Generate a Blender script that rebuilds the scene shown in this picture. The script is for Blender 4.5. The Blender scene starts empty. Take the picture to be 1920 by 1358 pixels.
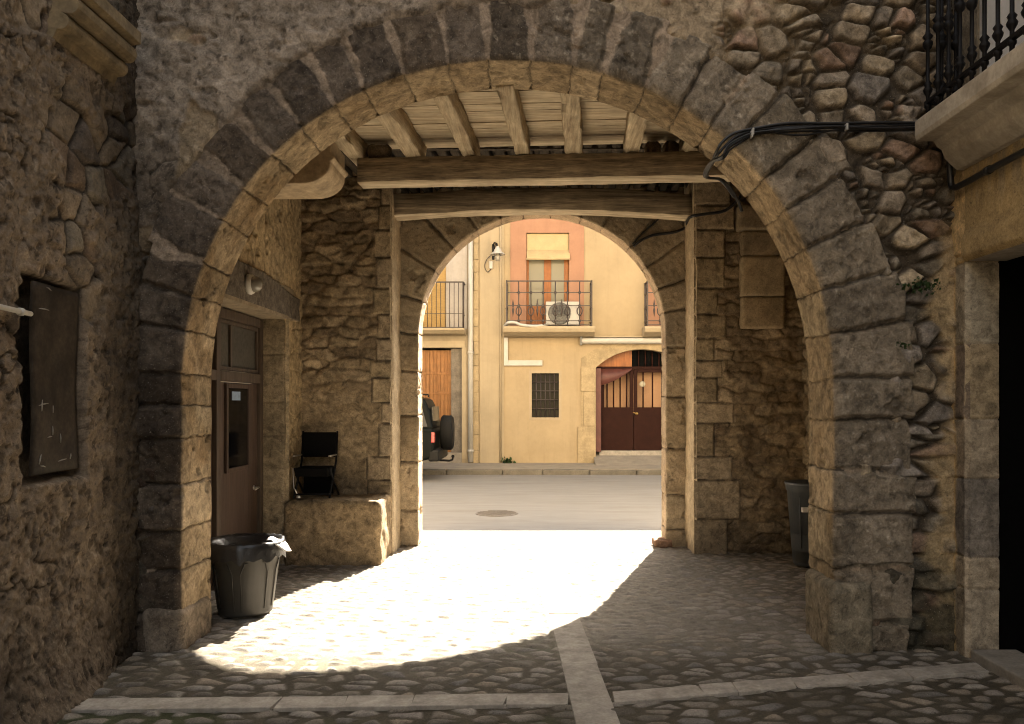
import bpy, bmesh, math, random
import numpy as np
from mathutils import Vector, Matrix
R = math.radians
random.seed(7)
SC = bpy.context.scene
COL = SC.collection

# ------------------------------------------------------------------ noise
def h2(ix, iy, s):
    n = (ix.astype(np.int64) * 374761393 + iy.astype(np.int64) * 668265263 + s * 974711) & 0xffffffff
    n = ((n ^ (n >> 13)) * 1274126177) & 0xffffffff
    n = n ^ (n >> 16)
    n = (n * 668265263) & 0xffffffff
    n = n ^ (n >> 15)
    return (n & 0xffffff) / 16777216.0
def vnoise(x, y, s):
    ix = np.floor(x); iy = np.floor(y)
    fx = x - ix; fy = y - iy
    fx = fx * fx * (3 - 2 * fx); fy = fy * fy * (3 - 2 * fy)
    a = h2(ix, iy, s); b = h2(ix + 1, iy, s); c = h2(ix, iy + 1, s); d = h2(ix + 1, iy + 1, s)
    return (a + (b - a) * fx) * (1 - fy) + (c + (d - c) * fx) * fy
def fbm(x, y, s, f=1.0, o=4, g=.5):
    t = np.zeros_like(x, dtype=float); a = 1.0; w = 0
    for k in range(o):
        t += a * (vnoise(x * f + 17.3 * k, y * f - 9.1 * k, s + k) - .5); w += a
        a *= g; f *= 2.03
    return t / w * 2
def sst(a, b, x):
    t = np.clip((x - a) / (b - a), 0, 1)
    return t * t * (3 - 2 * t)
def voro(x, y, cw, ch, s, jit=.75):
    """irregular courses of stones: distance to the joint, stone hash, second hash"""
    gx = x / cw; gy = y / ch
    row = np.floor(gy)
    best = np.full(x.shape, 1e9); bx = np.zeros_like(best); by = np.zeros_like(best)
    hid = np.zeros_like(best); hid2 = np.zeros_like(best)
    sites = []
    for dy in (-1, 0, 1):
        r = row + dy
        off = h2(r, r * 0 + 5, s + 77)
        c0 = np.floor(gx - off)
        for dx in (-1, 0, 1):
            c = c0 + dx
            px = (c + .5 + jit * (h2(c, r, s) - .5) + off) * cw
            py = (r + .5 + jit * (h2(c, r, s + 1) - .5)) * ch
            sites.append((px, py))
            d = ((px - x) / cw) ** 2 + ((py - y) / ch) ** 2
            m = d < best
            best = np.where(m, d, best); bx = np.where(m, px, bx); by = np.where(m, py, by)
            hid = np.where(m, h2(c, r, s + 2), hid); hid2 = np.where(m, h2(c, r, s + 3), hid2)
    e = np.full(x.shape, 1e9)
    ax = 1 / cw; ay = 1 / ch
    for px, py in sites:
        dx = (px - bx) * ax; dy = (py - by) * ay
        L = np.sqrt(dx * dx + dy * dy)
        mx = ((px + bx) * .5 - x) * ax; my = ((py + by) * .5 - y) * ay
        dd = np.where(L > 1e-5, (mx * dx + my * dy) / np.maximum(L, 1e-5), 1e9)
        e = np.minimum(e, dd)
    voro.d = np.sqrt(best)
    return e * min(cw, ch), hid, hid2
def pick(h, pal):
    pal = np.array(pal)
    i = np.clip((h * len(pal)).astype(int), 0, len(pal) - 1)
    return pal[i]
def lerp(a, b, t):
    return a + (b - a) * t[..., None]

# ------------------------------------------------------------------ object helpers
def tag(o, label=None, cat=None, group=None, kind=None):
    if label: o['label'] = label
    if cat: o['category'] = cat
    if group: o['group'] = group
    if kind: o['kind'] = kind
    return o
def thing(name, label, cat, loc=(0, 0, 0), group=None):
    o = bpy.data.objects.new(name, None); COL.objects.link(o)
    o.location = loc; o.empty_display_size = .1
    return tag(o, label, cat, group)
def wloc(o):
    v = Vector(o.location)
    while o.parent:
        o = o.parent; v += Vector(o.location)
    return v
def link(name, me, mat, parent=None):
    o = bpy.data.objects.new(name, me); COL.objects.link(o)
    if mat is not None and not me.materials:
        me.materials.append(mat)
    if parent is not None:
        o.parent = parent; o.location = -wloc(parent)
    return o
def sheet(name, P, C, mat, parent=None, mask=None, flip=False):
    n, m = P.shape[:2]
    idx = np.arange(n * m).reshape(n, m)
    q = np.stack([idx[:-1, :-1], idx[1:, :-1], idx[1:, 1:], idx[:-1, 1:]], -1).reshape(-1, 4)
    if mask is not None:
        k = mask.reshape(-1)
        q = q[k[q].all(1)]
        used = np.zeros(n * m, bool); used[q.reshape(-1)] = True
        re = np.cumsum(used) - 1
        q = re[q]
        V = P.reshape(-1, 3)[used]; Cc = C.reshape(-1, 3)[used]
    else:
        V = P.reshape(-1, 3); Cc = C.reshape(-1, 3)
    if flip: q = q[:, ::-1]
    me = bpy.data.meshes.new(name)
    me.vertices.add(len(V)); me.vertices.foreach_set('co', V.astype(np.float32).ravel())
    me.loops.add(q.size); me.loops.foreach_set('vertex_index', q.astype(np.int32).ravel())
    me.polygons.add(len(q))
    me.polygons.foreach_set('loop_start', np.arange(0, q.size, 4, dtype=np.int32))
    me.polygons.foreach_set('loop_total', np.full(len(q), 4, np.int32))
    me.polygons.foreach_set('use_smooth', np.ones(len(q), bool))
    me.update(calc_edges=True)
    a = me.color_attributes.new('Col', 'FLOAT_COLOR', 'POINT')
    rgba = np.ones((len(V), 4), np.float32); rgba[:, :3] = np.clip(Cc, 0.004, 1)
    a.data.foreach_set('color', rgba.ravel())
    me.validate()
    return link(name, me, mat, parent)
class MB:
    def __init__(s): s.v = []; s.f = []; s.sm = []
    def add(s, vs, fs, smooth=False):
        b = len(s.v); s.v += [tuple(v) for v in vs]
        s.f += [tuple(i + b for i in f) for f in fs]; s.sm += [smooth] * len(fs)
        return s
    def box(s, x0, x1, y0, y1, z0, z1, rz=0, c=None):
        vs = [(x, y, z) for x in (x0, x1) for y in (y0, y1) for z in (z0, z1)]
        if rz:
            cx, cy = c if c else ((x0 + x1) / 2, (y0 + y1) / 2)
            ca, sa = math.cos(rz), math.sin(rz)
            vs = [(cx + (x - cx) * ca - (y - cy) * sa, cy + (x - cx) * sa + (y - cy) * ca, z) for x, y, z in vs]
        return s.add(vs, [(0, 1, 3, 2), (4, 6, 7, 5), (0, 4, 5, 1), (2, 3, 7, 6), (0, 2, 6, 4), (1, 5, 7, 3)])
    def tube(s, pts, r, n=8, caps=True):
        pts = [Vector(p) for p in pts]
        rs = r if isinstance(r, (list, tuple)) else [r] * len(pts)
        vs = []; up = None
        for i, p in enumerate(pts):
            t = (pts[min(i + 1, len(pts) - 1)] - pts[max(i - 1, 0)])
            t = t.normalized() if t.length > 1e-9 else Vector((0, 0, 1))
            if up is None:
                up = Vector((0, 0, 1)) if abs(t.z) < .9 else Vector((1, 0, 0))
            a = t.cross(up)
            a = a.normalized() if a.length > 1e-6 else t.orthogonal().normalized()
            b = t.cross(a).normalized(); up = -b if False else a.cross(t)
            for k in range(n):
                w = 2 * math.pi * k / n
                vs.append(p + rs[i] * (math.cos(w) * a + math.sin(w) * b))
        fs = [(i * n + k, i * n + (k + 1) % n, (i + 1) * n + (k + 1) % n, (i + 1) * n + k) for i in range(len(pts) - 1) for k in range(n)]
        if caps: fs += [tuple(range(n))[::-1], tuple((len(pts) - 1) * n + k for k in range(n))]
        return s.add(vs, fs, True)
    def lathe(s, prof, c, n=20, axis='z', caps=True):
        vs = []
        for r, h in prof:
            for k in range(n):
                w = 2 * math.pi * k / n
                a, b = r * math.cos(w), r * math.sin(w)
                vs.append({'z': (c[0] + a, c[1] + b, c[2] + h), 'y': (c[0] + a, c[1] + h, c[2] + b), 'x': (c[0] + h, c[1] + a, c[2] + b)}[axis])
        fs = [(i * n + k, i * n + (k + 1) % n, (i + 1) * n + (k + 1) % n, (i + 1) * n + k) for i in range(len(prof) - 1) for k in range(n)]
        if caps: fs += [tuple(range(n))[::-1], tuple((len(prof) - 1) * n + k for k in range(n))]
        return s.add(vs, fs, True)
    def prism(s, poly, axis, a, b):
        def mk(p, t):
            return {'x': (t, p[0], p[1]), 'y': (p[0], t, p[1]), 'z': (p[0], p[1], t)}[axis]
        n = len(poly)
        vs = [mk(p, a) for p in poly] + [mk(p, b) for p in poly]
        fs = [(i, (i + 1) % n, n + (i + 1) % n, n + i) for i in range(n)] + [tuple(range(n))[::-1], tuple(n + i for i in range(n))]
        return s.add(vs, fs)
    def build(s, name, mat, parent=None, bevel=0, seg=2):
        me = bpy.data.meshes.new(name)
        me.from_pydata(s.v, [], s.f)
        me.polygons.foreach_set('use_smooth', s.sm)
        bm = bmesh.new(); bm.from_mesh(me)
        bmesh.ops.recalc_face_normals(bm, faces=bm.faces)
        bm.to_mesh(me); bm.free(); me.update()
        o = link(name, me, mat, parent)
        if bevel:
            m = o.modifiers.new('bevel', 'BEVEL'); m.width = bevel; m.segments = seg; m.limit_method = 'ANGLE'; m.angle_limit = R(40)
        return o
def plate(name, outer, holes, axis, t0, t1, mat, parent=None):
    """flat wall of thickness t0..t1 with holes (2-D loops), axis = its normal"""
    bm = bmesh.new()
    def mk(p, t):
        return {'x': (t, p[0], p[1]), 'y': (p[0], t, p[1]), 'z': (p[0], p[1], t)}[axis]
    ed = []
    for loop in [outer] + holes:
        vs = [bm.verts.new(mk(p, t0)) for p in loop]
        for i in range(len(vs)):
            ed.append(bm.edges.new((vs[i], vs[(i + 1) % len(vs)])))
    r = bmesh.ops.triangle_fill(bm, use_beauty=True, use_dissolve=False, edges=ed)
    fc = [g for g in r['geom'] if isinstance(g, bmesh.types.BMFace)]
    ex = bmesh.ops.extrude_face_region(bm, geom=fc)
    d = Vector(mk((0, 0), t1 - t0))
    bmesh.ops.translate(bm, vec=d, verts=[g for g in ex['geom'] if isinstance(g, bmesh.types.BMVert)])
    bmesh.ops.recalc_face_normals(bm, faces=bm.faces)
    me = bpy.data.meshes.new(name); bm.to_mesh(me); bm.free()
    return link(name, me, mat, parent)
def rect(a, b, c, d): return [(a, c), (b, c), (b, d), (a, d)]
def archloop(x0, x1, z0, zs, za, n=16):
    """opening with a segmental / round head springing at zs, crown at za"""
    hw = (x1 - x0) / 2; cx = (x0 + x1) / 2; rise = za - zs
    rad = (hw * hw + rise * rise) / (2 * rise); cz = za - rad
    a0 = math.atan2(zs - cz, hw)
    pts = [(x0, z0), (x1, z0)]
    for k in range(n + 1):
        a = a0 + (math.pi - 2 * a0) * k / n
        pts.append((cx + rad * math.cos(a), cz + rad * math.sin(a)))
    return pts

# ------------------------------------------------------------------ materials
def nodes(name):
    m = bpy.data.materials.new(name); m.use_nodes = True
    nt = m.node_tree; b = nt.nodes['Principled BSDF']
    return m, nt, b
def nz(nt, scale, detail=6, rough=.6, vec=None, dist=0):
    n = nt.nodes.new('ShaderNodeTexNoise'); n.inputs['Scale'].default_value = scale
    n.inputs['Detail'].default_value = detail; n.inputs['Roughness'].default_value = rough
    n.inputs['Distortion'].default_value = dist
    if vec is not None: nt.links.new(vec, n.inputs['Vector'])
    return n.outputs['Fac']
def rng(nt, v, a, b, c, d):
    n = nt.nodes.new('ShaderNodeMapRange')
    for i, x in enumerate((a, b, c, d)): n.inputs[i + 1].default_value = x
    nt.links.new(v, n.inputs[0]); return n.outputs[0]
def coords(nt, scale=(1, 1, 1)):
    t = nt.nodes.new('ShaderNodeTexCoord'); m = nt.nodes.new('ShaderNodeMapping')
    m.inputs['Scale'].default_value = scale
    nt.links.new(t.outputs['Object'], m.inputs['Vector']); return m.outputs['Vector']
def mulc(nt, col, fac):
    n = nt.nodes.new('ShaderNodeMix'); n.data_type = 'RGBA'; n.blend_type = 'MULTIPLY'; n.inputs[0].default_value = 1
    nt.links.new(col, n.inputs[6]) if not isinstance(col, tuple) else setattr(n.inputs[6], 'default_value', (*col, 1))
    nt.links.new(fac, n.inputs[7]); return n.outputs[2]
def mixc(nt, fac, a, b):
    n = nt.nodes.new('ShaderNodeMix'); n.data_type = 'RGBA'
    nt.links.new(fac, n.inputs[0])
    for k, c in ((6, a), (7, b)):
        if isinstance(c, tuple): n.inputs[k].default_value = (*c, 1)
        else: nt.links.new(c, n.inputs[k])
    return n.outputs[2]
def bump(nt, b, hs):
    prev = None
    for h, st, di in hs:
        n = nt.nodes.new('ShaderNodeBump'); n.inputs['Strength'].default_value = st; n.inputs['Distance'].default_value = di
        nt.links.new(h, n.inputs['Height'])
        if prev is not None: nt.links.new(prev, n.inputs['Normal'])
        prev = n.outputs['Normal']
    nt.links.new(prev, b.inputs['Normal'])
def masonry(name, lo=.42, hi=1.62, sc=1.0, speck=.10, bs=.6):
    m, nt, b = nodes(name)
    at = nt.nodes.new('ShaderNodeAttribute'); at.attribute_name = 'Col'
    v = coords(nt)
    n1 = nz(nt, 13 * sc, 10, .66, v, .6); n2 = nz(nt, 75 * sc, 6, .7, v); n3 = nz(nt, 210 * sc, 3, .6, v)
    c = mulc(nt, at.outputs['Color'], rng(nt, n1, .3, .7, lo, hi))
    c = mulc(nt, c, rng(nt, n2, .3, .7, .72, 1.28))
    c = mulc(nt, c, rng(nt, n3, .3, .7, .88, 1.12))
    pt = rng(nt, nz(nt, 38 * sc, 4, .7, v), .60, .70, 1, .5)
    c = mulc(nt, c, pt)
    sp = rng(nt, nz(nt, 120 * sc, 2, .5, v), .66, .74, 0, speck * 6)
    c = mixc(nt, sp, c, (.42, .38, .32))
    nt.links.new(c, b.inputs['Base Color'])
    b.inputs['Roughness'].default_value = .93; b.inputs['Specular IOR Level'].default_value = .18
    bump(nt, b, [(n1, bs * .5, .02), (n2, bs, .008), (n3, bs * .7, .003)])
    return m
def flat(name, col, rough=.6, metal=0, var=.15, sc=20, bs=.1, spec=.4, stretch=(1, 1, 1), dirt=None, streak=0):
    m, nt, b = nodes(name)
    v = coords(nt, stretch)
    n1 = nz(nt, sc, 8, .6, v); n2 = nz(nt, sc * 6, 4, .6, v)
    c = mulc(nt, col, rng(nt, n1, .3, .7, 1 - var, 1 + var))
    c = mulc(nt, c, rng(nt, n2, .3, .7, 1 - var * .5, 1 + var * .5))
    if dirt:
        d = rng(nt, nz(nt, dirt[1], 6, .65, v), .5, .72, 0, dirt[2])
        c = mixc(nt, d, c, dirt[0])
    if streak:
        sv = nz(nt, 1.0, 7, .7, coords(nt, (5, 5, .35)))
        c = mulc(nt, c, rng(nt, sv, .48, .72, 1, 1 - streak))
        c = mulc(nt, c, rng(nt, nz(nt, .55, 5, .7, coords(nt), 1.0), .5, .66, 1, 1 - streak * .6))
    nt.links.new(c, b.inputs['Base Color'])
    b.inputs['Roughness'].default_value = rough; b.inputs['Metallic'].default_value = metal
    b.inputs['Specular IOR Level'].default_value = spec
    if bs: bump(nt, b, [(n1, bs, .02), (n2, bs, .004)])
    return m
def wood(name, col, dark, axis='x', sc=1.0, rough=.8, var=.3, chips=0, chipcol=(.2, .14, .09)):
    m, nt, b = nodes(name)
    st = {'x': (1.2, 22, 22), 'y': (22, 1.2, 22), 'z': (22, 22, 1.2)}[axis]
    st = tuple(q * sc for q in st)
    v = coords(nt, st)
    g = nz(nt, 1.6, 8, .65, v, .4); g2 = nz(nt, 6, 5, .6, v)
    c = mixc(nt, rng(nt, g, .35, .68, 0, 1), dark, col)
    c = mulc(nt, c, rng(nt, g2, .3, .7, 1 - var, 1 + var))
    w = coords(nt)
    c = mulc(nt, c, rng(nt, nz(nt, 5, 5, .6, w), .3, .7, .8, 1.15))
    if chips:
        ch = rng(nt, nz(nt, 1.1, 6, .7, coords(nt, tuple(q * .5 for q in st))), .6, .68, 0, chips)
        c = mixc(nt, ch, c, chipcol)
    nt.links.new(c, b.inputs['Base Color'])
    b.inputs['Roughness'].default_value = rough; b.inputs['Specular IOR Level'].default_value = .25
    bump(nt, b, [(g, .5, .01), (g2, .4, .004)])
    return m
def glassy(name, col, rough=.08, spec=.6):
    m, nt, b = nodes(name)
    b.inputs['Base Color'].default_value = (*col, 1); b.inputs['Roughness'].default_value = rough
    b.inputs['Specular IOR Level'].default_value = spec
    return m
M = {}
M['stone'] = masonry('weathered_stone')
M['stone_soft'] = masonry('soft_stone', .72, 1.25, .9, .06, .5)
M['plaster_wall'] = masonry('rough_render', .6, 1.3, .8, .05, .8)
M['cobble'] = masonry('cobble_stone', .75, 1.2, 1.3, .05, .35)
M['plain_stone'] = flat('plain_stone', (.40, .31, .205), .92, var=.3, sc=9, bs=.5, spec=.2, dirt=((.14, .115, .09), 4, .6))
M['balcony_stone'] = flat('balcony_stone', (.40, .35, .28), .85, var=.25, sc=8, bs=.2, spec=.25, dirt=((.2, .165, .12), 3.5, .7))
M['band'] = flat('band_stone', (.36, .325, .28), .85, var=.28, sc=9, bs=.3, spec=.2, dirt=((.15, .13, .10), 3.5, .75))
M['inner_mass'] = flat('inner_masonry', (.24, .19, .13), .95, var=.3, sc=6, bs=.4, spec=.15)
M['iron'] = flat('black_iron', (.006, .0055, .006), .5, var=.3, sc=60, bs=.1, spec=.15)
M['cable'] = flat('cable_sheath', (.012, .012, .013), .38, var=.2, sc=40, bs=.05, spec=.5)
M['panel'] = flat('rusty_sheet', (.042, .032, .023), .6, metal=.0, var=.5, sc=7, bs=.12, spec=.12, dirt=((.016, .013, .011), 4, .8))
M['scuff'] = flat('scuffed_paint', (.26, .24, .21), .7, var=.2, sc=40, bs=0)
M['white_pipe'] = flat('white_pvc', (.62, .58, .5), .5, var=.12, sc=10, bs=.05)
M['joist'] = wood('limed_joist', (.53, .44, .305), (.33, .25, .16), 'y', .6, chips=.75)
M['plank'] = wood('limed_plank', (.58, .49, .35), (.36, .28, .185), 'x', .6, chips=.6)
M['beam'] = wood('old_beam', (.34, .265, .175), (.13, .098, .064), 'x', .7, .85, .4)
M['darkjoist'] = wood('dark_joist', (.06, .045, .03), (.025, .019, .013), 'y', .8)
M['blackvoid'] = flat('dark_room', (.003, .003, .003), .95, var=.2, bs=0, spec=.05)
M['door'] = wood('painted_door', (.076, .047, .033), (.052, .032, .023), 'z', .5, .5, .15)
M['doorframe'] = wood('door_frame', (.085, .06, .042), (.055, .038, .027), 'z', .5, .6, .2)
M['gauze'] = flat('dusty_gauze', (.055, .047, .035), .85, var=.3, sc=30, bs=.05)
M['darkglass'] = glassy('dark_glass', (.003, .003, .004), .12, .25)
M['steel'] = flat('worn_steel', (.55, .53, .5), .3, metal=.9, var=.2, sc=30, bs=.05)
M['lampglass'] = glassy('lamp_glass', (.22, .20, .165), .10)
M['lampbase'] = flat('lamp_base', (.55, .52, .46), .5, var=.15, sc=30, bs=.05)
M['bin'] = flat('grey_bin', (.032, .030, .026), .42, var=.12, sc=14, bs=.04, spec=.5)
M['bingrey'] = flat('slate_bin', (.075, .08, .083), .45, var=.12, sc=14, bs=.04, spec=.5)
M['bag'] = flat('bin_liner', (.012, .012, .013), .28, var=.2, sc=30, bs=.2, spec=.6)
M['paper'] = flat('pale_wrapper', (.7, .66, .6), .6, var=.1, sc=30, bs=.1)
M['blackcloth'] = flat('black_cloth', (.005, .0045, .004), .8, var=.3, sc=60, bs=.1, spec=.05)
M['leaf'] = flat('leaf_green', (0.022, 0.048, 0.010), .6, var=.45, sc=30, bs=0)
M['road'] = flat('worn_asphalt', (.176, .172, .168), .9, var=.10, sc=2.2, bs=.12, spec=.25, stretch=(.5, 2.2, 1), dirt=((0.133, 0.120, 0.108), 1.2, .6))
M['pave'] = flat('pavement_concrete', (0.218, 0.192, 0.157), .9, var=.16, sc=4, bs=.2, dirt=((0.128, 0.109, 0.083), 3, .5))
M['kerb'] = flat('kerb_stone', (.105, .094, .077), .9, var=.3, sc=6, bs=.4, dirt=((0.064, 0.058, 0.045), 3, .7))
M['yellow'] = flat('ochre_stucco', (.322, .252, .160), .92, var=.07, sc=1.5, bs=.12, spec=.2, dirt=((0.269, 0.205, 0.122), .8, .5), streak=.13)
M['yellow_light'] = flat('pale_stucco', (0.320, 0.262, 0.179), .92, var=.06, sc=2, bs=.1, spec=.2, streak=.13)
M['salmon'] = flat('salmon_stucco', (.30, .168, .112), .92, var=.06, sc=3, bs=.08, spec=.2, streak=.08)
M['greywall'] = flat('grey_beige_render', (0.269, 0.221, 0.154), .92, var=.10, sc=2, bs=.15, spec=.2, dirt=((0.230, 0.186, 0.122), 1.5, .5), streak=.13)
M['whitewall'] = flat('pale_lilac_render', (0.320, 0.294, 0.269), .9, var=.08, sc=3, bs=.1, spec=.2, dirt=((0.256, 0.224, 0.186), 2, .5), streak=.13)
M['quoin'] = flat('quoin_stone', (0.301, 0.237, 0.147), .92, var=.2, sc=5, bs=.3, spec=.2, dirt=((0.211, 0.166, 0.106), 3, .6), streak=.13)
M['greystone'] = flat('grey_jamb', (0.134, 0.115, 0.093), .9, var=.3, sc=6, bs=.3)
M['slat'] = wood('orange_slats', (0.269, 0.128, 0.048), (0.179, 0.077, 0.026), 'z', .5, .55, .2)
M['orangewood'] = wood('varnished_wood', (0.269, 0.099, 0.029), (0.192, 0.064, 0.018), 'z', .5, .4, .15)
M['straw'] = flat('woven_straw', (0.320, 0.211, 0.083), .85, var=.15, sc=8, bs=.1, stretch=(1, 1, 8))
M['blind'] = flat('cream_blind', (0.371, 0.288, 0.160), .8, var=.08, sc=6, bs=.05)
M['window'] = glassy('window_glass', (.035, .032, .024), .12, .12)
M['french_glass'] = glassy('french_glass', (.17, .16, .12), .1, .25)
M['curtain'] = flat('lace_curtain', (0.352, 0.320, 0.243), .9, var=.1, sc=10, bs=.1)
M['maroon'] = flat('maroon_paint', (0.022, 0.008, 0.006), .6, var=.18, sc=5, bs=.04, spec=.06)
M['maroonlight'] = flat('light_maroon_paint', (0.080, 0.025, 0.020), .55, var=.2, sc=5, bs=.04)  # lighter maroon of the gate posts and curtain
M['peach'] = flat('peach_panel', (0.333, 0.198, 0.115), .85, var=.1, sc=4, bs=.05)
M['brass'] = flat('brass', (.5, .33, .12), .35, metal=.8, var=.1, bs=0)
M['white'] = flat('white_enamel', (.37, .36, .335), .45, var=.06, sc=10, bs=.02)
M['acgrey'] = flat('fan_grille', (.11, .11, .105), .5, var=.2, sc=30, bs=0)
M['rail'] = flat('painted_railing', (.035, .026, .024), .5, var=.3, sc=40, bs=.05)
M['carpaint'] = flat('dark_green_paint', (.004, .005, .005), .4, var=.1, sc=3, bs=0, spec=.06)
M['carplastic'] = flat('car_plastic', (.006, .006, .006), .6, var=.15, sc=30, bs=.04, spec=.2)
M['carglass'] = glassy('car_glass', (.004, .006, .010), .08, .3)
M['tyre'] = flat('tyre_rubber', (.007, .007, .007), .8, var=.15, sc=30, bs=.1, spec=.15)
M['redlens'] = glassy('red_lens', (.20, .008, .008), .15)
M['manhole'] = flat('cast_iron_cover', (0.108, 0.097, 0.088), .65, var=.25, sc=30, bs=.2)
M['tile'] = flat('roof_tile', (.30, .14, .08), .9, var=.3, sc=4, bs=.3)
M['sillplate'] = flat('sill_slab', (.26, .235, .20), .85, var=.25, sc=9, bs=.25, dirt=((.14, .12, .1), 4, .5))

# ------------------------------------------------------------------ layout constants (metres, camera at the origin looking along +Y, eye 1.6)
FOC = 1500.0; UX = 1000.0; VY = 757.0; EYE = 1.6
Y1 = 5.24; Y1B = 5.71           # front arch wall
YP = 8.60; Y2 = 9.06; Y2B = 9.36; Y2C = 9.95   # piers, rear arch, outer face
XL, XR = -2.60, 2.75            # alley side walls
PL, PR = -2.49, 2.92            # passage side walls
YF = 20.0                       # street front
def W(u, v, y): return ((u - UX) * y / FOC, y, EYE + (VY - v) * y / FOC)

STONES = [(.17, .14, .108), (.215, .178, .132), (.25, .20, .142), (.19, .165, .14), (.27, .22, .165), (.22, .148, .105), (.18, .155, .12), (.30, .24, .165)]
TAN = [(.30, .225, .14), (.34, .26, .165), (.26, .195, .12), (.37, .285, .185), (.31, .245, .16)]
OCHRE = np.array((.33, .235, .125)); PLAST = np.array((.282, .232, .178)); DIRT = np.array((.06, .05, .04))

# ------------------------------------------------------------------ arch rings as continuous displaced sheets
class Arch:
    def __init__(s, xl, xr, zs, n=2.0, rise=None):
        s.xl, s.xr, s.zs, s.n = xl, xr, zs, n
        s.cx = (xl + xr) / 2; s.r = (xr - xl) / 2; s.b = rise or s.r
    def rad(s, th):
        c = np.abs(np.cos(th)) / s.r; d = np.abs(np.sin(th)) / s.b
        return (c ** s.n + d ** s.n) ** (-1 / s.n)
    def out(s, x, z):
        """distance outside the intrados (negative in the opening)"""
        th = np.arctan2(np.maximum(z - s.zs, 0), x - s.cx)
        up = np.hypot(x - s.cx, z - s.zs) - s.rad(th)
        lo = np.maximum(s.xl - x, x - s.xr)
        return np.where(z > s.zs, up, lo)
    def path(s, ds):
        th = np.linspace(math.pi, 0, 800); r = s.rad(th)
        x = np.concatenate([np.full(60, s.xl), s.cx + r * np.cos(th), np.full(60, s.xr)])
        z = np.concatenate([np.linspace(-.03, s.zs - .01, 60), s.zs + r * np.sin(th), np.linspace(s.zs - .01, -.03, 60)])
        L = np.concatenate([[0], np.cumsum(np.hypot(np.diff(x), np.diff(z)))])
        t = np.linspace(0, L[-1], int(L[-1] / ds))
        x = np.interp(t, L, x); z = np.interp(t, L, z)
        tx = np.gradient(x); tz = np.gradient(z); n = np.hypot(tx, tz)
        k = 9                                     # soften the normals
        nx, nz_ = -tz / n, tx / n
        return t, x, z, nx, nz_, L[-1]
def blocks(L, zs, jamb, arc, seed):
    rnd = random.Random(seed)
    b = [0.0]
    while b[-1] < L:
        p = b[-1]
        w = rnd.uniform(*jamb) if (p < zs - .1 or p > L - zs - .1) else rnd.uniform(*arc)
        b.append(p + w)
    return np.array(b)
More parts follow.
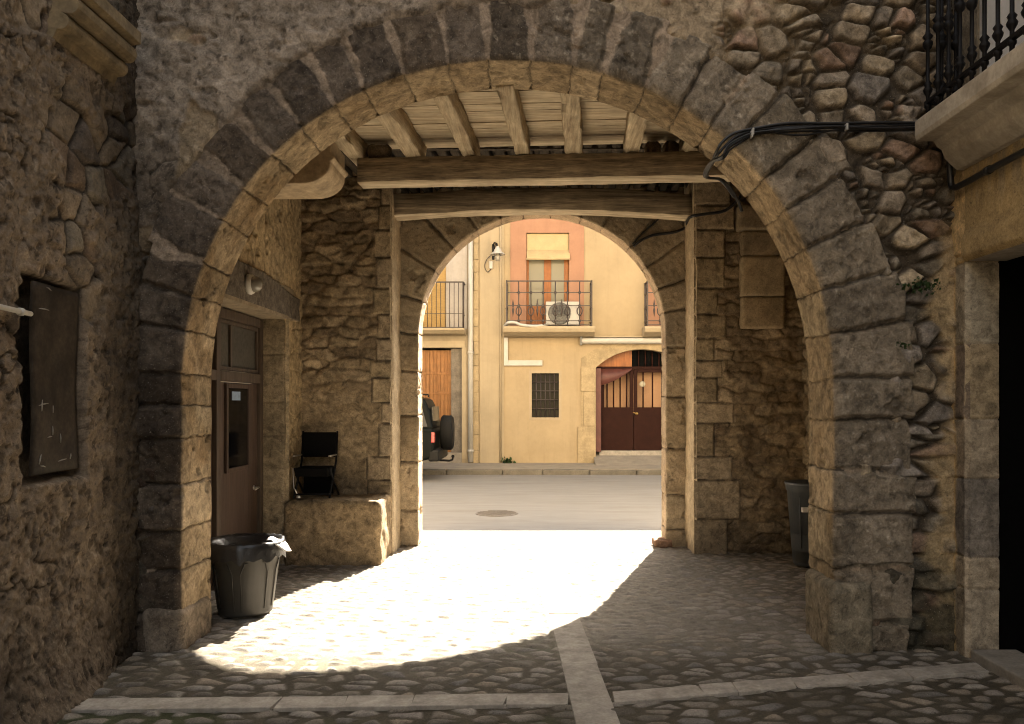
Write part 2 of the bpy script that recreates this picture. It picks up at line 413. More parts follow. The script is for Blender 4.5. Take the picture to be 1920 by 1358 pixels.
def ring(name, A, y0, depth, ext, jamb, arc, seed, facecol, soffcol, lens, mortar, mat, parent, ds=.008, proud=.02, back=.4, rc=.045, wob=1.0):
    t, px, pz, nx, nz_, L = A.path(ds)
    B = blocks(L, A.zs, jamb, arc, seed)
    nb = len(B)
    # profile: front face (outside -> corner), rounded corner, soffit, rear face
    fr = [(q, 0, 0, -1) for q in np.arange(ext, rc, -ds)]
    co = [(rc - rc * math.sin(a), rc - rc * math.cos(a), -math.sin(a), -math.cos(a)) for a in np.linspace(0, math.pi / 2, 6)]
    so = [(0, q, -1, 0) for q in np.arange(rc + .012, depth - .01, .012)]
    re = [(q, depth, 0, 1) for q in (0, .01, .1, .25, back)]
    prof = np.array(fr + co + so + re)
    ro = prof[:, 0][None]; yo = prof[:, 1][None]; nr = prof[:, 2][None]; ny = prof[:, 3][None]
    T = np.repeat(t[:, None], len(prof), 1)
    face = np.clip(1 - np.concatenate([np.zeros(len(fr)), np.linspace(0, 1, 6), np.ones(len(so) + len(re))]), 0, 1)[None] + 0 * T
    run = ro - yo + 0 * T                      # continuous coordinate over the profile
    Tw = T + wob * (.018 * fbm(T, run, seed + 5, 5, 3) + .008 * fbm(T, run, seed + 6, 22, 2))
    k = np.clip(np.searchsorted(B, Tw) - 1, 0, nb - 2)
    e0 = Tw - B[k]; e1 = B[k + 1] - Tw
    e = np.minimum(e0, e1)
    kb = np.where(e0 < e1, k, k + 1)           # nearest joint
    hb = h2(k, k * 0, seed); hc = h2(k, k * 0 + 3, seed); hj = h2(kb, kb * 0 + 9, seed)
    pos = T / L
    ln = lens(pos, hb)
    ln = ln + .035 * fbm(T, ro + 0 * T, seed + 8, 5, 4, .6)
    jw = mortar(pos, hj)                       # joint width on the face
    wn = np.clip(.9 + .9 * fbm(T, ro + 0 * T, seed + 41, 7, 4, .6), .12, 2.2) * np.clip(.35 + 2.2 * ro, .3, 1.6)
    jw = np.where(face > .5, np.where(jw > .01, jw * wn, jw), .0015 + .003 * hj)
    eo = ln - ro
    ed = np.minimum(e - jw, np.where(face > .5, eo, 9))
    rough = .013 * fbm(T, run, seed + 11, 6, 4) + .008 * fbm(T, run, seed + 12, 26, 4)
    stone = sst(-.002, .022 - .013 * (1 - face), ed)
    pr_ = proud(pos) if callable(proud) else proud
    h = pr_ * (.4 + .9 * hc) * face + (hc - .5) * .012 * (1 - face) + rough * (1 - .35 * (1 - face)) + (stone - 1) * (.034 - .018 * (1 - face))
    thick = (jw > .008) & (face > .5) & (eo > 0)
    h = np.where(thick & (stone < 1), rough + pr_ * .45 + (stone - 1) * .006, h)
    sink = sst(.015, -.03, eo) * (face > .5)
    h = h - .12 * sink
    c = np.where((face > .5)[..., None], facecol(pos, hb, hc, T, run), soffcol(pos, hb, hc, T, run))
    c = c * (1 + .45 * fbm(T, run, seed + 20, 3.5, 6, .65))[..., None]
    jc = np.where((jw > .008)[..., None], np.array((.27, .21, .155)) * (1 + .4 * fbm(T, run, seed + 42, 9, 4))[..., None], DIRT * .9)
    c = lerp(jc * np.ones_like(c), c, sst(-.006, .006, e - jw))
    # chips
    lime = sst(.38, .55, fbm(T, run, seed + 33, 5, 6, .7)); c = lerp(c, c * 1.5 + .03, lime * .6 * face)
    chip = sst(.30, .5, fbm(T, run, seed + 31, 5, 5, .6)); h = h - .018 * chip; c = c * (1 - .3 * chip)[..., None]
    X = px[:, None] + nx[:, None] * ro + nx[:, None] * nr * h
    Z = pz[:, None] + nz_[:, None] * ro + nz_[:, None] * nr * h
    Yc = y0 + yo + ny * h
    P = np.stack([X, Yc + 0 * X, Z], -1)
    return sheet(name, P, c, mat, parent)

A1 = Arch(-2.30, 1.965, 1.70, 2.08, 2.14)
A2 = Arch(-1.30, 1.50, 2.38, 2.0, 1.385)

# ================================================================== FRONT ARCHWAY
front = thing('stone_archway', 'rough rubble wall pierced by the wide round arch nearest the viewer', 'arch wall', (-.17, Y1, 0))
x = np.arange(-2.78, 2.90, .0085); z = np.arange(-.06, 4.75, .0085)
X, Z = np.meshgrid(x, z, indexing='ij')
o1 = A1.out(X, Z)
wx = X + .03 * fbm(X, Z, 1, 3, 3); wz = Z + .03 * fbm(X, Z, 2, 3, 3)
e, ha, hb = voro(wx, wz, .205, .15, 11, 1.0)
dr = voro.d
es, hs, hs2 = voro(wx + 3.1, wz + 1.7, .11, .075, 12, .85)
e = np.minimum(e, (.60 + .22 * h2(np.floor(ha * 4096), np.floor(hb * 4096), 19) - dr) * .12) + .010 * fbm(X, Z, 35, 11, 3)
small = (h2(np.floor(ha * 4096), np.floor(hb * 4096), 9) < .34)
e = np.where(small, np.minimum(e, es * 1.0), e); ha = np.where(small, hs, ha); hb = np.where(small, hs2, hb)
low = sst(1.55, 1.25, Z) * (X > 0)                    # long flat courses low on the right
el, hl, hl2 = voro(wx, wz, .34, .125, 13, .6)
e = np.where(low > .5, el, e); ha = np.where(low > .5, hl, ha); hb = np.where(low > .5, hl2, hb)
rnd_ = np.sqrt(np.clip((e - .001) / .024, 0, 1)) * .6 + .4 * sst(.0, .024, e)
hst = -.044 + .058 * rnd_ + .008 * np.clip(1 - 1.8 * dr * dr, -.4, 1) * rnd_ + .026 * (hb - .5) + .014 * fbm(X, Z, 3, 6, 3) + .007 * fbm(X, Z, 33, 26, 4)
hst = hst + .10 * (hb - .5) * (fbm(X, Z, 34, 9, 2)) * rnd_
c = pick(ha, STONES) * (.72 + .6 * hb)[..., None] * (1 + .42 * fbm(X, Z, 4, 8, 5, .65))[..., None]
vein = np.abs(fbm(X * .6, Z, 36, 7, 3)); c = c * (1 + .35 * sst(.05, .0, vein) * (hb > .5))[..., None]
mort = OCHRE * (.62 + .25 * fbm(X, Z, 5, 6, 3))[..., None]
deep = sst(.0, -.5, fbm(X, Z, 44, 2.2, 3))
mort = lerp(mort, DIRT * .9 * np.ones_like(c), sst(.25, .7, X / 2.9 + .35 * fbm(X, Z, 6, 3, 3)) * .9)
c = lerp(mort, c, sst(.004, .02, e))
# ochre mortar smeared flush in the middle and along the corner with the house on the right
flush = sst(.0, .5, fbm(X, Z, 7, 2.3, 4) + .75 * sst(2.0, .9, X) - .05) * (Z > 2.6) * sst(1.9, 1.5, X + .4 * fbm(X, Z, 37, 2, 3)) + sst(2.58, 2.70, X + .20 * fbm(X, Z, 8, 5, 3)) * sst(2.85, 2.6, Z)
flush = np.clip(flush, 0, 1)
hm = .012 + .012 * fbm(X, Z, 9, 7, 4)
mc = np.where((X > 1.9)[..., None], np.array((.35, .26, .15)), np.array((.315, .245, .165))) * (1 + .2 * fbm(X, Z, 10, 5, 4))[..., None]
sel = flush * sst(.035, .0, hst - hm - .0)
hst = hst + (np.maximum(hst, hm) - hst) * flush; c = lerp(c, mc, np.clip(sel, 0, 1))
# old grey-pink render
pm = fbm(X, Z, 21, 1.5, 4) * .62 + fbm(X, Z, 22, 6, 4) * .30 + sst(.75, -.9, X) * .75 + sst(2.2, 3.6, Z) * .35 - .62
hole = np.exp(-(((X + 2.18) / .17) ** 2 + ((Z - 3.22) / .42) ** 2) ** 2) * .9 + np.exp(-(((X + 2.2) / .24) ** 2 + ((Z - 3.92) / .17) ** 2) ** 2) * .35
pm = pm - hole - sst(2.9, 2.3, Z) * .9
ps = sst(-.03, .05, pm)
hp = .036 + .020 * fbm(X, Z, 23, 3, 4) + .014 * fbm(X, Z, 24, 14, 4) + .38 * (hst - .02)
pit = sst(.34, .55, fbm(X, Z, 25, 11, 3)); hp = hp - .014 * pit
crack = np.abs(fbm(X, Z, 26, 1.7, 4)); hp = hp - .012 * sst(.022, .0, crack) * (fbm(X, Z, 27, 1, 2) > .05)
pc = PLAST * (1 + .42 * fbm(X, Z, 28, 2.5, 6, .62))[..., None]
sk = sst(.28, .44, fbm(X, Z, 39, 20, 4, .65)); pc = pc * (1 - .5 * sk)[..., None] * np.array((1.0, 1.0, 1.02))
pc = lerp(pc, pc * .55, pit * .7); pc = pc * (1 - .55 * sst(.02, .0, crack) * (fbm(X, Z, 27, 1, 2) > .05))[..., None]
h = hst + (hp - hst) * ps; c = lerp(c, pc, ps)
# damp and soot at the foot, darker down the left
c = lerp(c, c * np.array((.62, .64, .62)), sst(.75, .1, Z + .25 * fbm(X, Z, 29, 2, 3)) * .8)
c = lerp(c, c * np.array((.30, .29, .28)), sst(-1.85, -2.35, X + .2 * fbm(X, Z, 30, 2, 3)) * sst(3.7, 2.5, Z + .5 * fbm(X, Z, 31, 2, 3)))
damp = sst(.0, .4, fbm(X, Z, 40, 3.2, 5, .6) + .25) * sst(.75, .45, Z) * sst(1.9, 2.2, X); c = lerp(c, np.array((.045, .042, .030)) * np.ones_like(c), damp * .8)
moss = sst(.25, .5, fbm(X, Z, 32, 4, 4)) * sst(.7, .15, Z); c = lerp(c, np.array((.045, .055, .025)) * np.ones_like(c), moss * .6)
h = h - .075 * sst(.42, .32, o1 + .05 * fbm(X, Z, 38, 4, 4, .6)) * (Z > 1.2)
P = np.stack([X, Y1 - h, Z], -1)
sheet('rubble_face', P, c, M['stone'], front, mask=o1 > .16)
def lens1(p, hb):
    l = .36 + .14 * hb
    l = np.where(p > .60, .40 + .16 * hb, l)
    l = np.where(p > .80, .33 + .22 * hb, l)
    return np.where(p < .17, .62, l)
def mort1(p, hj):
    return np.where((p > .24) & (p < .60), .014 + .040 * hj, np.where(hj > .75, .014, np.where(p > .6, .007, .004)))
def face1(p, hb, hc, T, run):
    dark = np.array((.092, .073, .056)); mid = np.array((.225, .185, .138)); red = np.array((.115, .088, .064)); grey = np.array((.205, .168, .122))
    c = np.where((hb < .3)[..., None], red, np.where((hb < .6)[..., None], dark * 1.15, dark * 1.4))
    right = np.where((hb < .35)[..., None], mid, np.where((hb < .7)[..., None], grey, mid * .85))  # right-hand stones lightened, the stronger light there put into their colour
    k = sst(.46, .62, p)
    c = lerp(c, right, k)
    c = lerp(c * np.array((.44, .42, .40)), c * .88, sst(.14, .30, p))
    rub = sst(.25, .55, fbm(T, run, 61, 4, 4))
    c = c * (.75 + .6 * h2(np.floor(hb * 4096), np.floor(hc * 4096), 77))[..., None]
    c = lerp(c, np.array((.245, .20, .148)) * np.ones_like(c), rub * .6 * (.3 + .7 * sst(.4, .6, p)))
    sp = sst(.40, .52, fbm(T, run, 63, 24, 3, .7)); c = lerp(c, np.array((.36, .31, .24)) * np.ones_like(c), sp * .55 * sst(.35, .55, p))
    dk = sst(.30, .5, fbm(T, run, 64, 11, 4, .65)); return c * (1 - .45 * dk)[..., None]
def soff1(p, hb, hc, T, run):
    base = pick(hc, TAN)
    st = sst(.1, .6, fbm(T, run, 62, 3, 4))
    return lerp(base, base * np.array((.72, .66, .58)), st)
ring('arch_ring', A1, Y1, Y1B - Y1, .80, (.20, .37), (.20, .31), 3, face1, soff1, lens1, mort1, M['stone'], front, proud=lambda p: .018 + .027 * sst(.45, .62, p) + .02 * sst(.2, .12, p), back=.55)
# rear side of the wall over and beside the arch, and the masonry above the picture
xb = np.arange(-2.7, 3.2, .05); zb = np.arange(-.05, 4.75, .05)
Xb, Zb = np.meshgrid(xb, zb, indexing='ij')
Pb = np.stack([Xb, Y1B - .012 - .01 * fbm(Xb, Zb, 33, 3, 3), Zb], -1)
sheet('inner_face', Pb, np.ones(Pb.shape) * np.array((.27, .21, .135)), M['stone_soft'], front, mask=A1.out(Xb, Zb) > .32, flip=True)
MB().box(-2.7, 3.1, Y1 + .02, Y1B - .03, 4.6, 8.2).build('wall_top', M['inner_mass'], front)

# big corner stone at the foot of the right pier
def rock(name, lo, hi, res, amp, seed, mat, parent=None, col=None, rnd=.04, fr=3.0):
    lo = Vector(lo); hi = Vector(hi); s = hi - lo
    vs = {}; V = []; F = []
    n = [max(2, int(round(a / res))) for a in s]
    def vid(i, j, k):
        key = (i, j, k)
        if key not in vs:
            vs[key] = len(V); V.append((i / n[0], j / n[1], k / n[2]))
        return vs[key]
    for ax in range(3):
        a, b = [q for q in range(3) if q != ax]
        for side in (0, n[ax]):
            for i in range(n[a]):
                for j in range(n[b]):
                    q = []
                    for di, dj in ((0, 0), (1, 0), (1, 1), (0, 1)):
                        t = [0, 0, 0]; t[ax] = side; t[a] = i + di; t[b] = j + dj
                        q.append(vid(*t))
                    F.append(q)
    U = np.array(V); S = np.array(s); P = U * S
    C = np.clip(P, rnd, S - rnd); D = P - C; L = np.linalg.norm(D, axis=1, keepdims=True)
    N = D / np.maximum(L, 1e-6); P = C + N * rnd
    P = P + np.array(lo)
    a = P[:, 0] + P[:, 1] * .73; b = P[:, 2] + P[:, 1] * .61 - P[:, 0] * .2
    d = amp * (fbm(a, b, seed, fr, 4) + .4 * fbm(a, b, seed + 3, fr * 5, 3))
    P = P + N * d[:, None]
    me = bpy.data.meshes.new(name); me.from_pydata(P.tolist(), [], F)
    bm = bmesh.new(); bm.from_mesh(me); bmesh.ops.recalc_face_normals(bm, faces=bm.faces); bm.to_mesh(me); bm.free()
    me.polygons.foreach_set('use_smooth', [True] * len(me.polygons))
    cc = np.ones((len(P), 4), np.float32)
    base = np.array(col if col else (.26, .2, .13))
    cc[:, :3] = base * (1 + .6 * fbm(a, b, seed + 7, 2.5, 5, .62) + .25 * fbm(a, b, seed + 8, 12, 4))[:, None]
    at = me.color_attributes.new('Col', 'FLOAT_COLOR', 'POINT'); at.data.foreach_set('color', np.clip(cc, .005, 1).ravel())
    return link(name, me, mat, parent)
rock('plinth_stone', (1.915, Y1 - .09, -.05), (2.20, Y1B - .05, .44), .02, .02, 5, M['stone'], front, (.19, .16, .115), .05)
rock('plinth_stone', (-2.55, Y1 - .045, -.05), (-2.275, Y1B - .03, .26), .02, .015, 15, M['stone'], front, (.15, .12, .09), .05)

# ================================================================== REAR ARCHWAY (street side)
rear = thing('stone_archway', 'inner wall with the narrower round arch opening onto the bright street', 'arch wall', (.1, Y2, 0))
def lens2(p, hb): return .9 + 0 * hb
def mort2(p, hj): return np.where(hj > .7, .006, .003)
def face2(p, hb, hc, T, run):
    c = pick(hc, [(.25, .195, .128), (.28, .222, .148), (.235, .188, .13), (.295, .232, .155)])
    jam = sst(.28, .2, p) + sst(.72, .8, p)
    return lerp(c, pick(hb, TAN), np.clip(jam, 0, 1) * .8)
def soff2(p, hb, hc, T, run): return pick(hb, [(.40, .30, .20), (.44, .33, .22)])
ring('arch_ring', A2, Y2, Y2B - Y2, .62, (.38, .62), (.26, .40), 21, face2, soff2, lens2, mort2, M['stone_soft'], rear, ds=.010, proud=.012, back=.35, rc=.02, wob=.8)
# piers left and right of it, proud of the arch
def pier(name, x0, x1, seed, quo, edge):
    x = np.arange(x0, x1, .011); z = np.arange(-.05, 4.3, .011)
    X, Z = np.meshgrid(x, z, indexing='ij')
    wx = X + .02 * fbm(X, Z, seed, 4, 3); wz = Z + .02 * fbm(X, Z, seed + 1, 4, 3)
    wx = wx + .03 * fbm(X, Z, seed + 21, 12, 3); wz = wz + .025 * fbm(X, Z, seed + 22, 12, 3)
    e, ha, hb = voro(wx, wz, .30, .115, seed + 2, .62)
    e = e + .008 * fbm(X, Z, seed + 23, 20, 2)
    h = -.014 + .016 * sst(-.002, .03, e) + .040 * (hb - .5) + .022 * fbm(X, Z, seed + 27, 4, 3) + .026 * fbm(X, Z, seed + 3, 7, 4)
    c = pick(ha, [(.22, .16, .095), (.26, .195, .12), (.19, .14, .085), (.29, .22, .14), (.165, .12, .075)])
    c = lerp(np.array((.185, .135, .082)) * np.ones_like(c), c * (1 + .35 * fbm(X, Z, seed + 26, 9, 5, .65))[..., None], sst(.0, .02, e))
    fade = sst(2.1, 1.4, Z + .3 * fbm(X, Z, seed + 24, 2, 3)) * (edge < 0)
    h = h * (1 - .7 * fade) + .004 * fade; c = lerp(c, np.array((.25, .185, .11)) * (1 + .3 * fbm(X, Z, seed + 25, 5, 5))[..., None], fade * .65)
    # dressed corner blocks
    zb = np.concatenate([[-.1], np.cumsum([.36, .42, .25, .36, .22, .27, .18, .24, .26, .28, .33, .3, .26, .3, .35, .4])])
    k = np.clip(np.searchsorted(zb, Z + .012 * fbm(X, Z, seed + 5, 5, 2)) - 1, 0, len(zb) - 2)
    ez = np.minimum(Z - zb[k], zb[k + 1] - Z)
    hk = h2(k, k * 0 + 1, seed); hq = h2(k, k * 0 + 2, seed)
    d = np.abs(X - edge)
    ln = quo * (.55 + .95 * hk); eq = np.minimum(ez, ln - d) + .006 * fbm(X, Z, seed + 6, 12, 2)
    q = sst(.0, .02, eq)
    hq_ = .018 + .016 * (hq - .5) - .03 * (1 - q) + .006 * fbm(X, Z, seed + 7, 12, 3)
    isq = d < ln
    h = np.where(isq, hq_, h)
    cq = pick(hq, [(.27, .205, .125), (.31, .235, .15), (.24, .18, .11), (.285, .22, .145)])
    c = np.where(isq[..., None], lerp(np.array((.10, .075, .05)) * np.ones_like(c), cq, sst(.0, .012, eq)), c)
    c = c * (1 + .28 * fbm(X, Z, seed + 8, 3, 5))[..., None]
    c = lerp(c, c * .72, sst(.6, .1, Z))
    h = h - .03 * sst(.35, .6, fbm(X, Z, seed + 9, 3, 4)) * (~isq)
    return X, Z, h, c
X, Z, h, c = pier('l', PL - .03, -1.510, 101, .20, -1.505)
sheet('pier', np.stack([X, YP - h, Z], -1), c, M['stone'], rear)
X, Z, h, c = pier('r', 1.725, PR + .03, 131, .34, 1.72)
bulge = np.exp(-(((X - 2.22) / .13) ** 2 + ((Z - 1.17) / .15) ** 2) ** 2)
h = h + .07 * bulge
sheet('pier', np.stack([X, YP - h, Z], -1), c, M['stone'], rear)
# reveals between the piers and the arch face: rough plastered edge
for xx, sg, s in ((-1.505, 1, 141), (1.72, -1, 142)):
    y = np.arange(YP - .025, Y2 + .06, .012); z = np.arange(-.05, 4.3, .012)
    Yg, Zg = np.meshgrid(y, z, indexing='ij')
    hh = .012 * fbm(Yg, Zg, s, 6, 4) + .012 * fbm(Yg * .2, Zg, s + 1, 5, 3)
    cc = np.array((.42, .33, .22)) * (1 + .3 * fbm(Yg, Zg, s + 2, 6, 4))[..., None]
    rd = np.clip(.03 - (Yg - YP + .025), 0, .03)
    sheet('pier_reveal', np.stack([xx + sg * (hh - rd), Yg, Zg], -1), cc, M['stone_soft'], rear, flip=sg < 0)
rock('pier_block', (2.22, YP - .09, 2.40), (2.68, YP + .05, 2.74), .03, .006, 41, M['stone_soft'], rear, (.30, .225, .14), .02)
rock('pier_block', (2.215, YP - .10, 2.745), (2.685, YP + .05, 3.17), .03, .006, 42, M['stone_soft'], rear, (.33, .25, .155), .02)
rock('pier_block', (2.22, YP - .09, 3.175), (2.68, YP + .05, 3.44), .03, .006, 43, M['stone_soft'], rear, (.27, .205, .13), .02)
rock('pier_block', (2.18, YP - .10, 3.445), (2.70, YP + .05, 3.72), .03, .010, 44, M['stone_soft'], rear, (.30, .23, .15), .02)
# outer skin of the wall with a wider opening, facing the street
outer = rect(-9, 9, -.1, 8.4)
hole = [(-1.72, -.09), (1.92, -.09)] + [(.1 + 1.82 * math.cos(a), 2.40 + 1.82 * math.sin(a)) for a in np.linspace(0, math.pi, 25)]
plate('street_face', [(-9, -.1), (-1.72, -.1), (-1.72, 2.4)] + [(.1 + 1.82 * math.cos(a), 2.40 + 1.82 * math.sin(a)) for a in np.linspace(math.pi, 0, 25)][1:-1] + [(1.92, 2.4), (1.92, -.1), (9, -.1), (9, 8.4), (-9, 8.4)], [], 'y', Y2B + .02, Y2C, flat('street_face_render', (.58, .48, .34), .92, var=.15, sc=2, bs=.3), rear)
MB().box(-3.2, -1.66, Y2 + .08, Y2B + .015, -.05, 4.5).box(1.86, 3.4, Y2 + .08, Y2B + .015, -.05, 4.5).box(-1.66, 1.86, Y2 + .08, Y2B + .015, 4.25, 4.5).build('wall_core', M['inner_mass'], rear)

# ================================================================== PASSAGE SIDE WALLS
lw = thing('passage_wall', 'tan roughcast side wall of the passage holding the brown half-glazed door', 'wall', (PL, 7.1, 0))
y = np.arange(Y1B - .03, YP + .02, .011); z = np.arange(-.05, 4.3, .011)
Yg, Zg = np.meshgrid(y, z, indexing='ij')
DY0, DY1, DZ = 6.04, 8.03, 2.47
h = .018 * fbm(Yg, Zg, 201, 3, 4) + .012 * fbm(Yg, Zg, 202, 14, 4)
c = np.array((.34, .255, .15)) * (1 + .28 * fbm(Yg, Zg, 203, 4, 5))[..., None]
ej, hj, hj2 = voro(Yg, Zg, .34, .24, 204, .6)
low = (Zg < 2.46) & (Yg > 7.9)
h = np.where(low, h * .5 - .014 * sst(.012, 0, ej), h)
lint = (Zg > 2.46) & (Zg < 2.80 - .10 * sst(7.3, 8.4, Yg)) & (Yg > 5.75) & (Yg < 8.42)
c = np.where(lint[..., None], np.array((.115, .095, .075)) * (1 + .2 * fbm(Yg, Zg, 205, 6, 4))[..., None], c)
h = np.where(lint, .03 + .004 * fbm(Yg, Zg, 206, 12, 3), h)
pit = sst(.3, .5, fbm(Yg, Zg, 207, 9, 3)) * ~lint; h = h - .016 * pit; c = c * (1 - .4 * pit)[..., None]
doorhole = (Yg > DY0) & (Yg < DY1) & (Zg < DZ)
sheet('wall_face', np.stack([PL + h, Yg, Zg], -1), c, M['stone'], lw, mask=~doorhole)
# door reveal
rv = thing  # (no-op alias kept short)
yv = np.arange(-2.80, PL + .03, .012)
Xv, Zv = np.meshgrid(yv, np.arange(-.03, DZ + .03, .012), indexing='ij')
hv = .006 * fbm(Xv, Zv, 211, 8, 4)
zbk = np.array([-.1, .5, .95, 1.28, 1.62, 2.1, 2.6]); kk = np.clip(np.searchsorted(zbk, Zv) - 1, 0, 5)
ezz = np.minimum(Zv - zbk[kk], zbk[kk + 1] - Zv); hv = hv - .014 * sst(.012, 0, ezz)
rr = np.clip(Xv - (PL - .02), 0, .05)
cv = np.array((.25, .195, .125)) * (1 + .25 * fbm(Xv, Zv, 212, 4, 4))[..., None] * (.8 + .3 * h2(kk, kk * 0, 5))[..., None]
sheet('door_jamb', np.stack([Xv, DY1 - hv + rr, Zv], -1), cv, M['stone'], lw)
MB().box(-2.85, PL - .01, DY0 - .4, DY0, -.05, DZ + .2).box(-2.85, PL + .022, DY0 - .1, DY1 + .2, DZ - .02, DZ + .30).box(-2.85, PL - .02, DY1 + .03, YP + .3, -.05, 4.4).box(-2.95, PL - .04, Y1B - .3, YP + .3, DZ + .2, 4.5).build('wall_core', M['inner_mass'], lw)
XD = -2.735
MB().box(XD - .06, XD + .03, 6.05, 6.13, 0, 2.44).box(XD - .06, XD + .03, 6.13, 6.84, 1.80, 1.89).box(XD - .06, XD + .03, 6.13, 6.84, 2.35, 2.44).box(XD - .06, XD + .03, 6.84, 6.93, 0, 2.44).box(XD - .06, XD + .03, 7.93, 8.02, 0, 2.44).box(XD - .06, XD + .03, 6.93, 7.93, 2.35, 2.44).box(XD - .06, XD + .03, 6.93, 7.93, 1.80, 1.89).build('door_frame', M['doorframe'], lw, .008)
d = MB().box(XD - .05, XD, 6.94, 7.92, .04, 1.79).build('door', M['door'], lw, .006)
MB().box(XD - .05, XD - .01, 6.13, 6.84, .04, 1.80).build('door', M['door'], lw, .006)
MB().box(XD - .03, XD - .01, 6.13, 6.84, 1.89, 2.35).build('transom_panel', M['gauze'], lw)
MB().box(XD, XD + .014, 7.12, 7.62, 1.02, 1.74).build('door_glass', M['darkglass'], d, .006)
MB().box(XD + .015, XD + .018, 7.22, 7.42, 1.63, 1.71).build('sky_glint', flat('pale_blue_glint', (.22, .30, .40), .5, var=.2, sc=20, bs=0), d)  # thin pale-blue plate painting the sky's reflection on the door glass
MB().box(XD + .001, XD + .024, 7.08, 7.12, .98, 1.78).box(XD + .001, XD + .024, 7.62, 7.66, .98, 1.78).box(XD + .001, XD + .024, 7.12, 7.62, .98, 1.02).box(XD + .001, XD + .024, 7.12, 7.62, 1.74, 1.78).build('glazing_bead', M['door'], d, .004)
MB().tube([(XD, 7.82, .78), (XD + .05, 7.82, .78), (XD + .05, 7.72, .77)], .009).lathe([(.022, 0), (.022, .008)], (XD, 7.82, .78), 12, 'x').build('handle', M['steel'], d)
MB().box(XD - .03, XD - .01, 6.94, 7.92, 1.90, 2.34).build('transom_panel', M['gauze'], lw)
MB().box(XD - .01, XD + .012, 6.94, 7.92, 1.895, 1.93).box(XD - .01, XD + .012, 6.94, 7.92, 2.31, 2.345).box(XD - .01, XD + .012, 6.94, 6.98, 1.93, 2.31).box(XD - .01, XD + .012, 7.20, 7.24, 1.93, 2.31).box(XD - .01, XD + .012, 7.88, 7.92, 1.93, 2.31).build('transom_frame', M['doorframe'], lw, .004)
rw = thing('passage_wall', 'shaded side wall of the passage behind the tall slate bin', 'wall', (PR, 7.1, 0))
y = np.arange(Y1B - .03, YP + .02, .02)
Yg, Zg = np.meshgrid(y, np.arange(-.05, 4.3, .02), indexing='ij')
e, ha, hb = voro(Yg, Zg, .3, .18, 221, .8)
h = -.03 + .05 * sst(0, .03, e) + .03 * (hb - .5)
c = pick(ha, TAN) * .8
sheet('wall_face', np.stack([PR - h, Yg, Zg], -1), c, M['stone'], rw, flip=True)
MB().box(PR + .06, PR + .4, Y1B - .2, YP + .5, -.05, 4.5).build('wall_core', M['inner_mass'], rw)

# ================================================================== TIMBER CEILING
ceil = thing('timber_ceiling', 'lime-washed plank ceiling on joists above the passage behind the big arch', 'ceiling', (0, 6.5, 3.8))
ROT = R(-4)
def turn(p, c=(0, 7.16)):
    ca, sa = math.cos(ROT), math.sin(ROT)
    dx, dy = p[0] - c[0], p[1] - c[1]
    return (c[0] + dx * ca - dy * sa, c[1] + dx * sa + dy * ca, p[2])
pb = MB(); rg = random.Random(4)
yy = 5.66
while yy < 7.45:
    w = rg.uniform(.10, .15); dz = rg.uniform(0, .012)
    n = 26
    a = len(pb.v)
    for k in range(n):
        xx = -3.0 + 5.9 * k / (n - 1); j = rg.uniform(-.004, .004)
        for (py, pz) in ((yy + j, 4.0 + dz), (yy + w - .006 + j, 4.0 + dz), (yy + w - .006, 4.04), (yy, 4.04)):
            pb.v.append(turn((xx, py, pz + rg.uniform(-.002, .002))))
    for k in range(n - 1):
        for q in range(4):
            pb.f.append((a + 4 * k + q, a + 4 * k + (q + 1) % 4, a + 4 * k + 4 + (q + 1) % 4, a + 4 * k + 4 + q)); pb.sm.append(False)
    yy += w
pb.build('plank_boarding', M['plank'], ceil)
MB().box(-3.1, 3.4, Y1B - .4, 9.6, 4.36, 4.6).build('floor_above', M['darkjoist'], ceil)
def beam(pts_fn, L, w, hgt, name, mat, parent, seed, n=40, amp=.008, rnd=.02, under=None):
    """rough hewn timber along local X from 0..L, bottom at 0; pts_fn maps local -> world"""
    sec = [(-w / 2 + rnd, 0), (0, -.0), (w / 2 - rnd, 0), (w / 2, rnd), (w / 2, hgt / 2), (w / 2, hgt - rnd), (w / 2 - rnd, hgt), (0, hgt), (-w / 2 + rnd, hgt), (-w / 2, hgt - rnd), (-w / 2, hgt / 2), (-w / 2, rnd)]
    V = []; F = []
    m = len(sec)
    for i in range(n + 1):
        t = i / n * L
        tt = np.full(m, t); kk = np.arange(m) * .37
        d = amp * (fbm(tt, kk, seed, 2.2, 3) + .6 * fbm(tt, kk * 2, seed + 1, 9, 2))
        for (a, b), q in zip(sec, d):
            V.append(pts_fn(t, a + q * (1 if a > 0 else -1), b + q))
    for i in range(n):
        for k in range(m):
            F.append((i * m + k, i * m + (k + 1) % m, (i + 1) * m + (k + 1) % m, (i + 1) * m + k))
    F += [tuple(range(m))[::-1], tuple(n * m + k for k in range(m))]
    b = MB(); b.add(V, F, False)
    o = b.build(name, mat, parent, 0)
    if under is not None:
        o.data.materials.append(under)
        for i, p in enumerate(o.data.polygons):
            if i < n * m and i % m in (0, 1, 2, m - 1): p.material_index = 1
    o.data.polygons.foreach_set('use_smooth', [True] * (len(F) - 2) + [False] * 2)
    return o
for i, xj in enumerate((-2.15, -1.62, -1.09, -.58, -.10, .36, .88, 1.40, 1.95, 2.5)):
    wj = rg.uniform(.115, .15); hj_ = .165
    beam(lambda t, a, b, xj=xj: turn((xj + a, 5.62 + t, 3.83 + b)), 1.78 + (.05 if i % 2 else 0), wj, hj_, 'joist', M['joist'], ceil, 300 + i, 36, .016, .007)
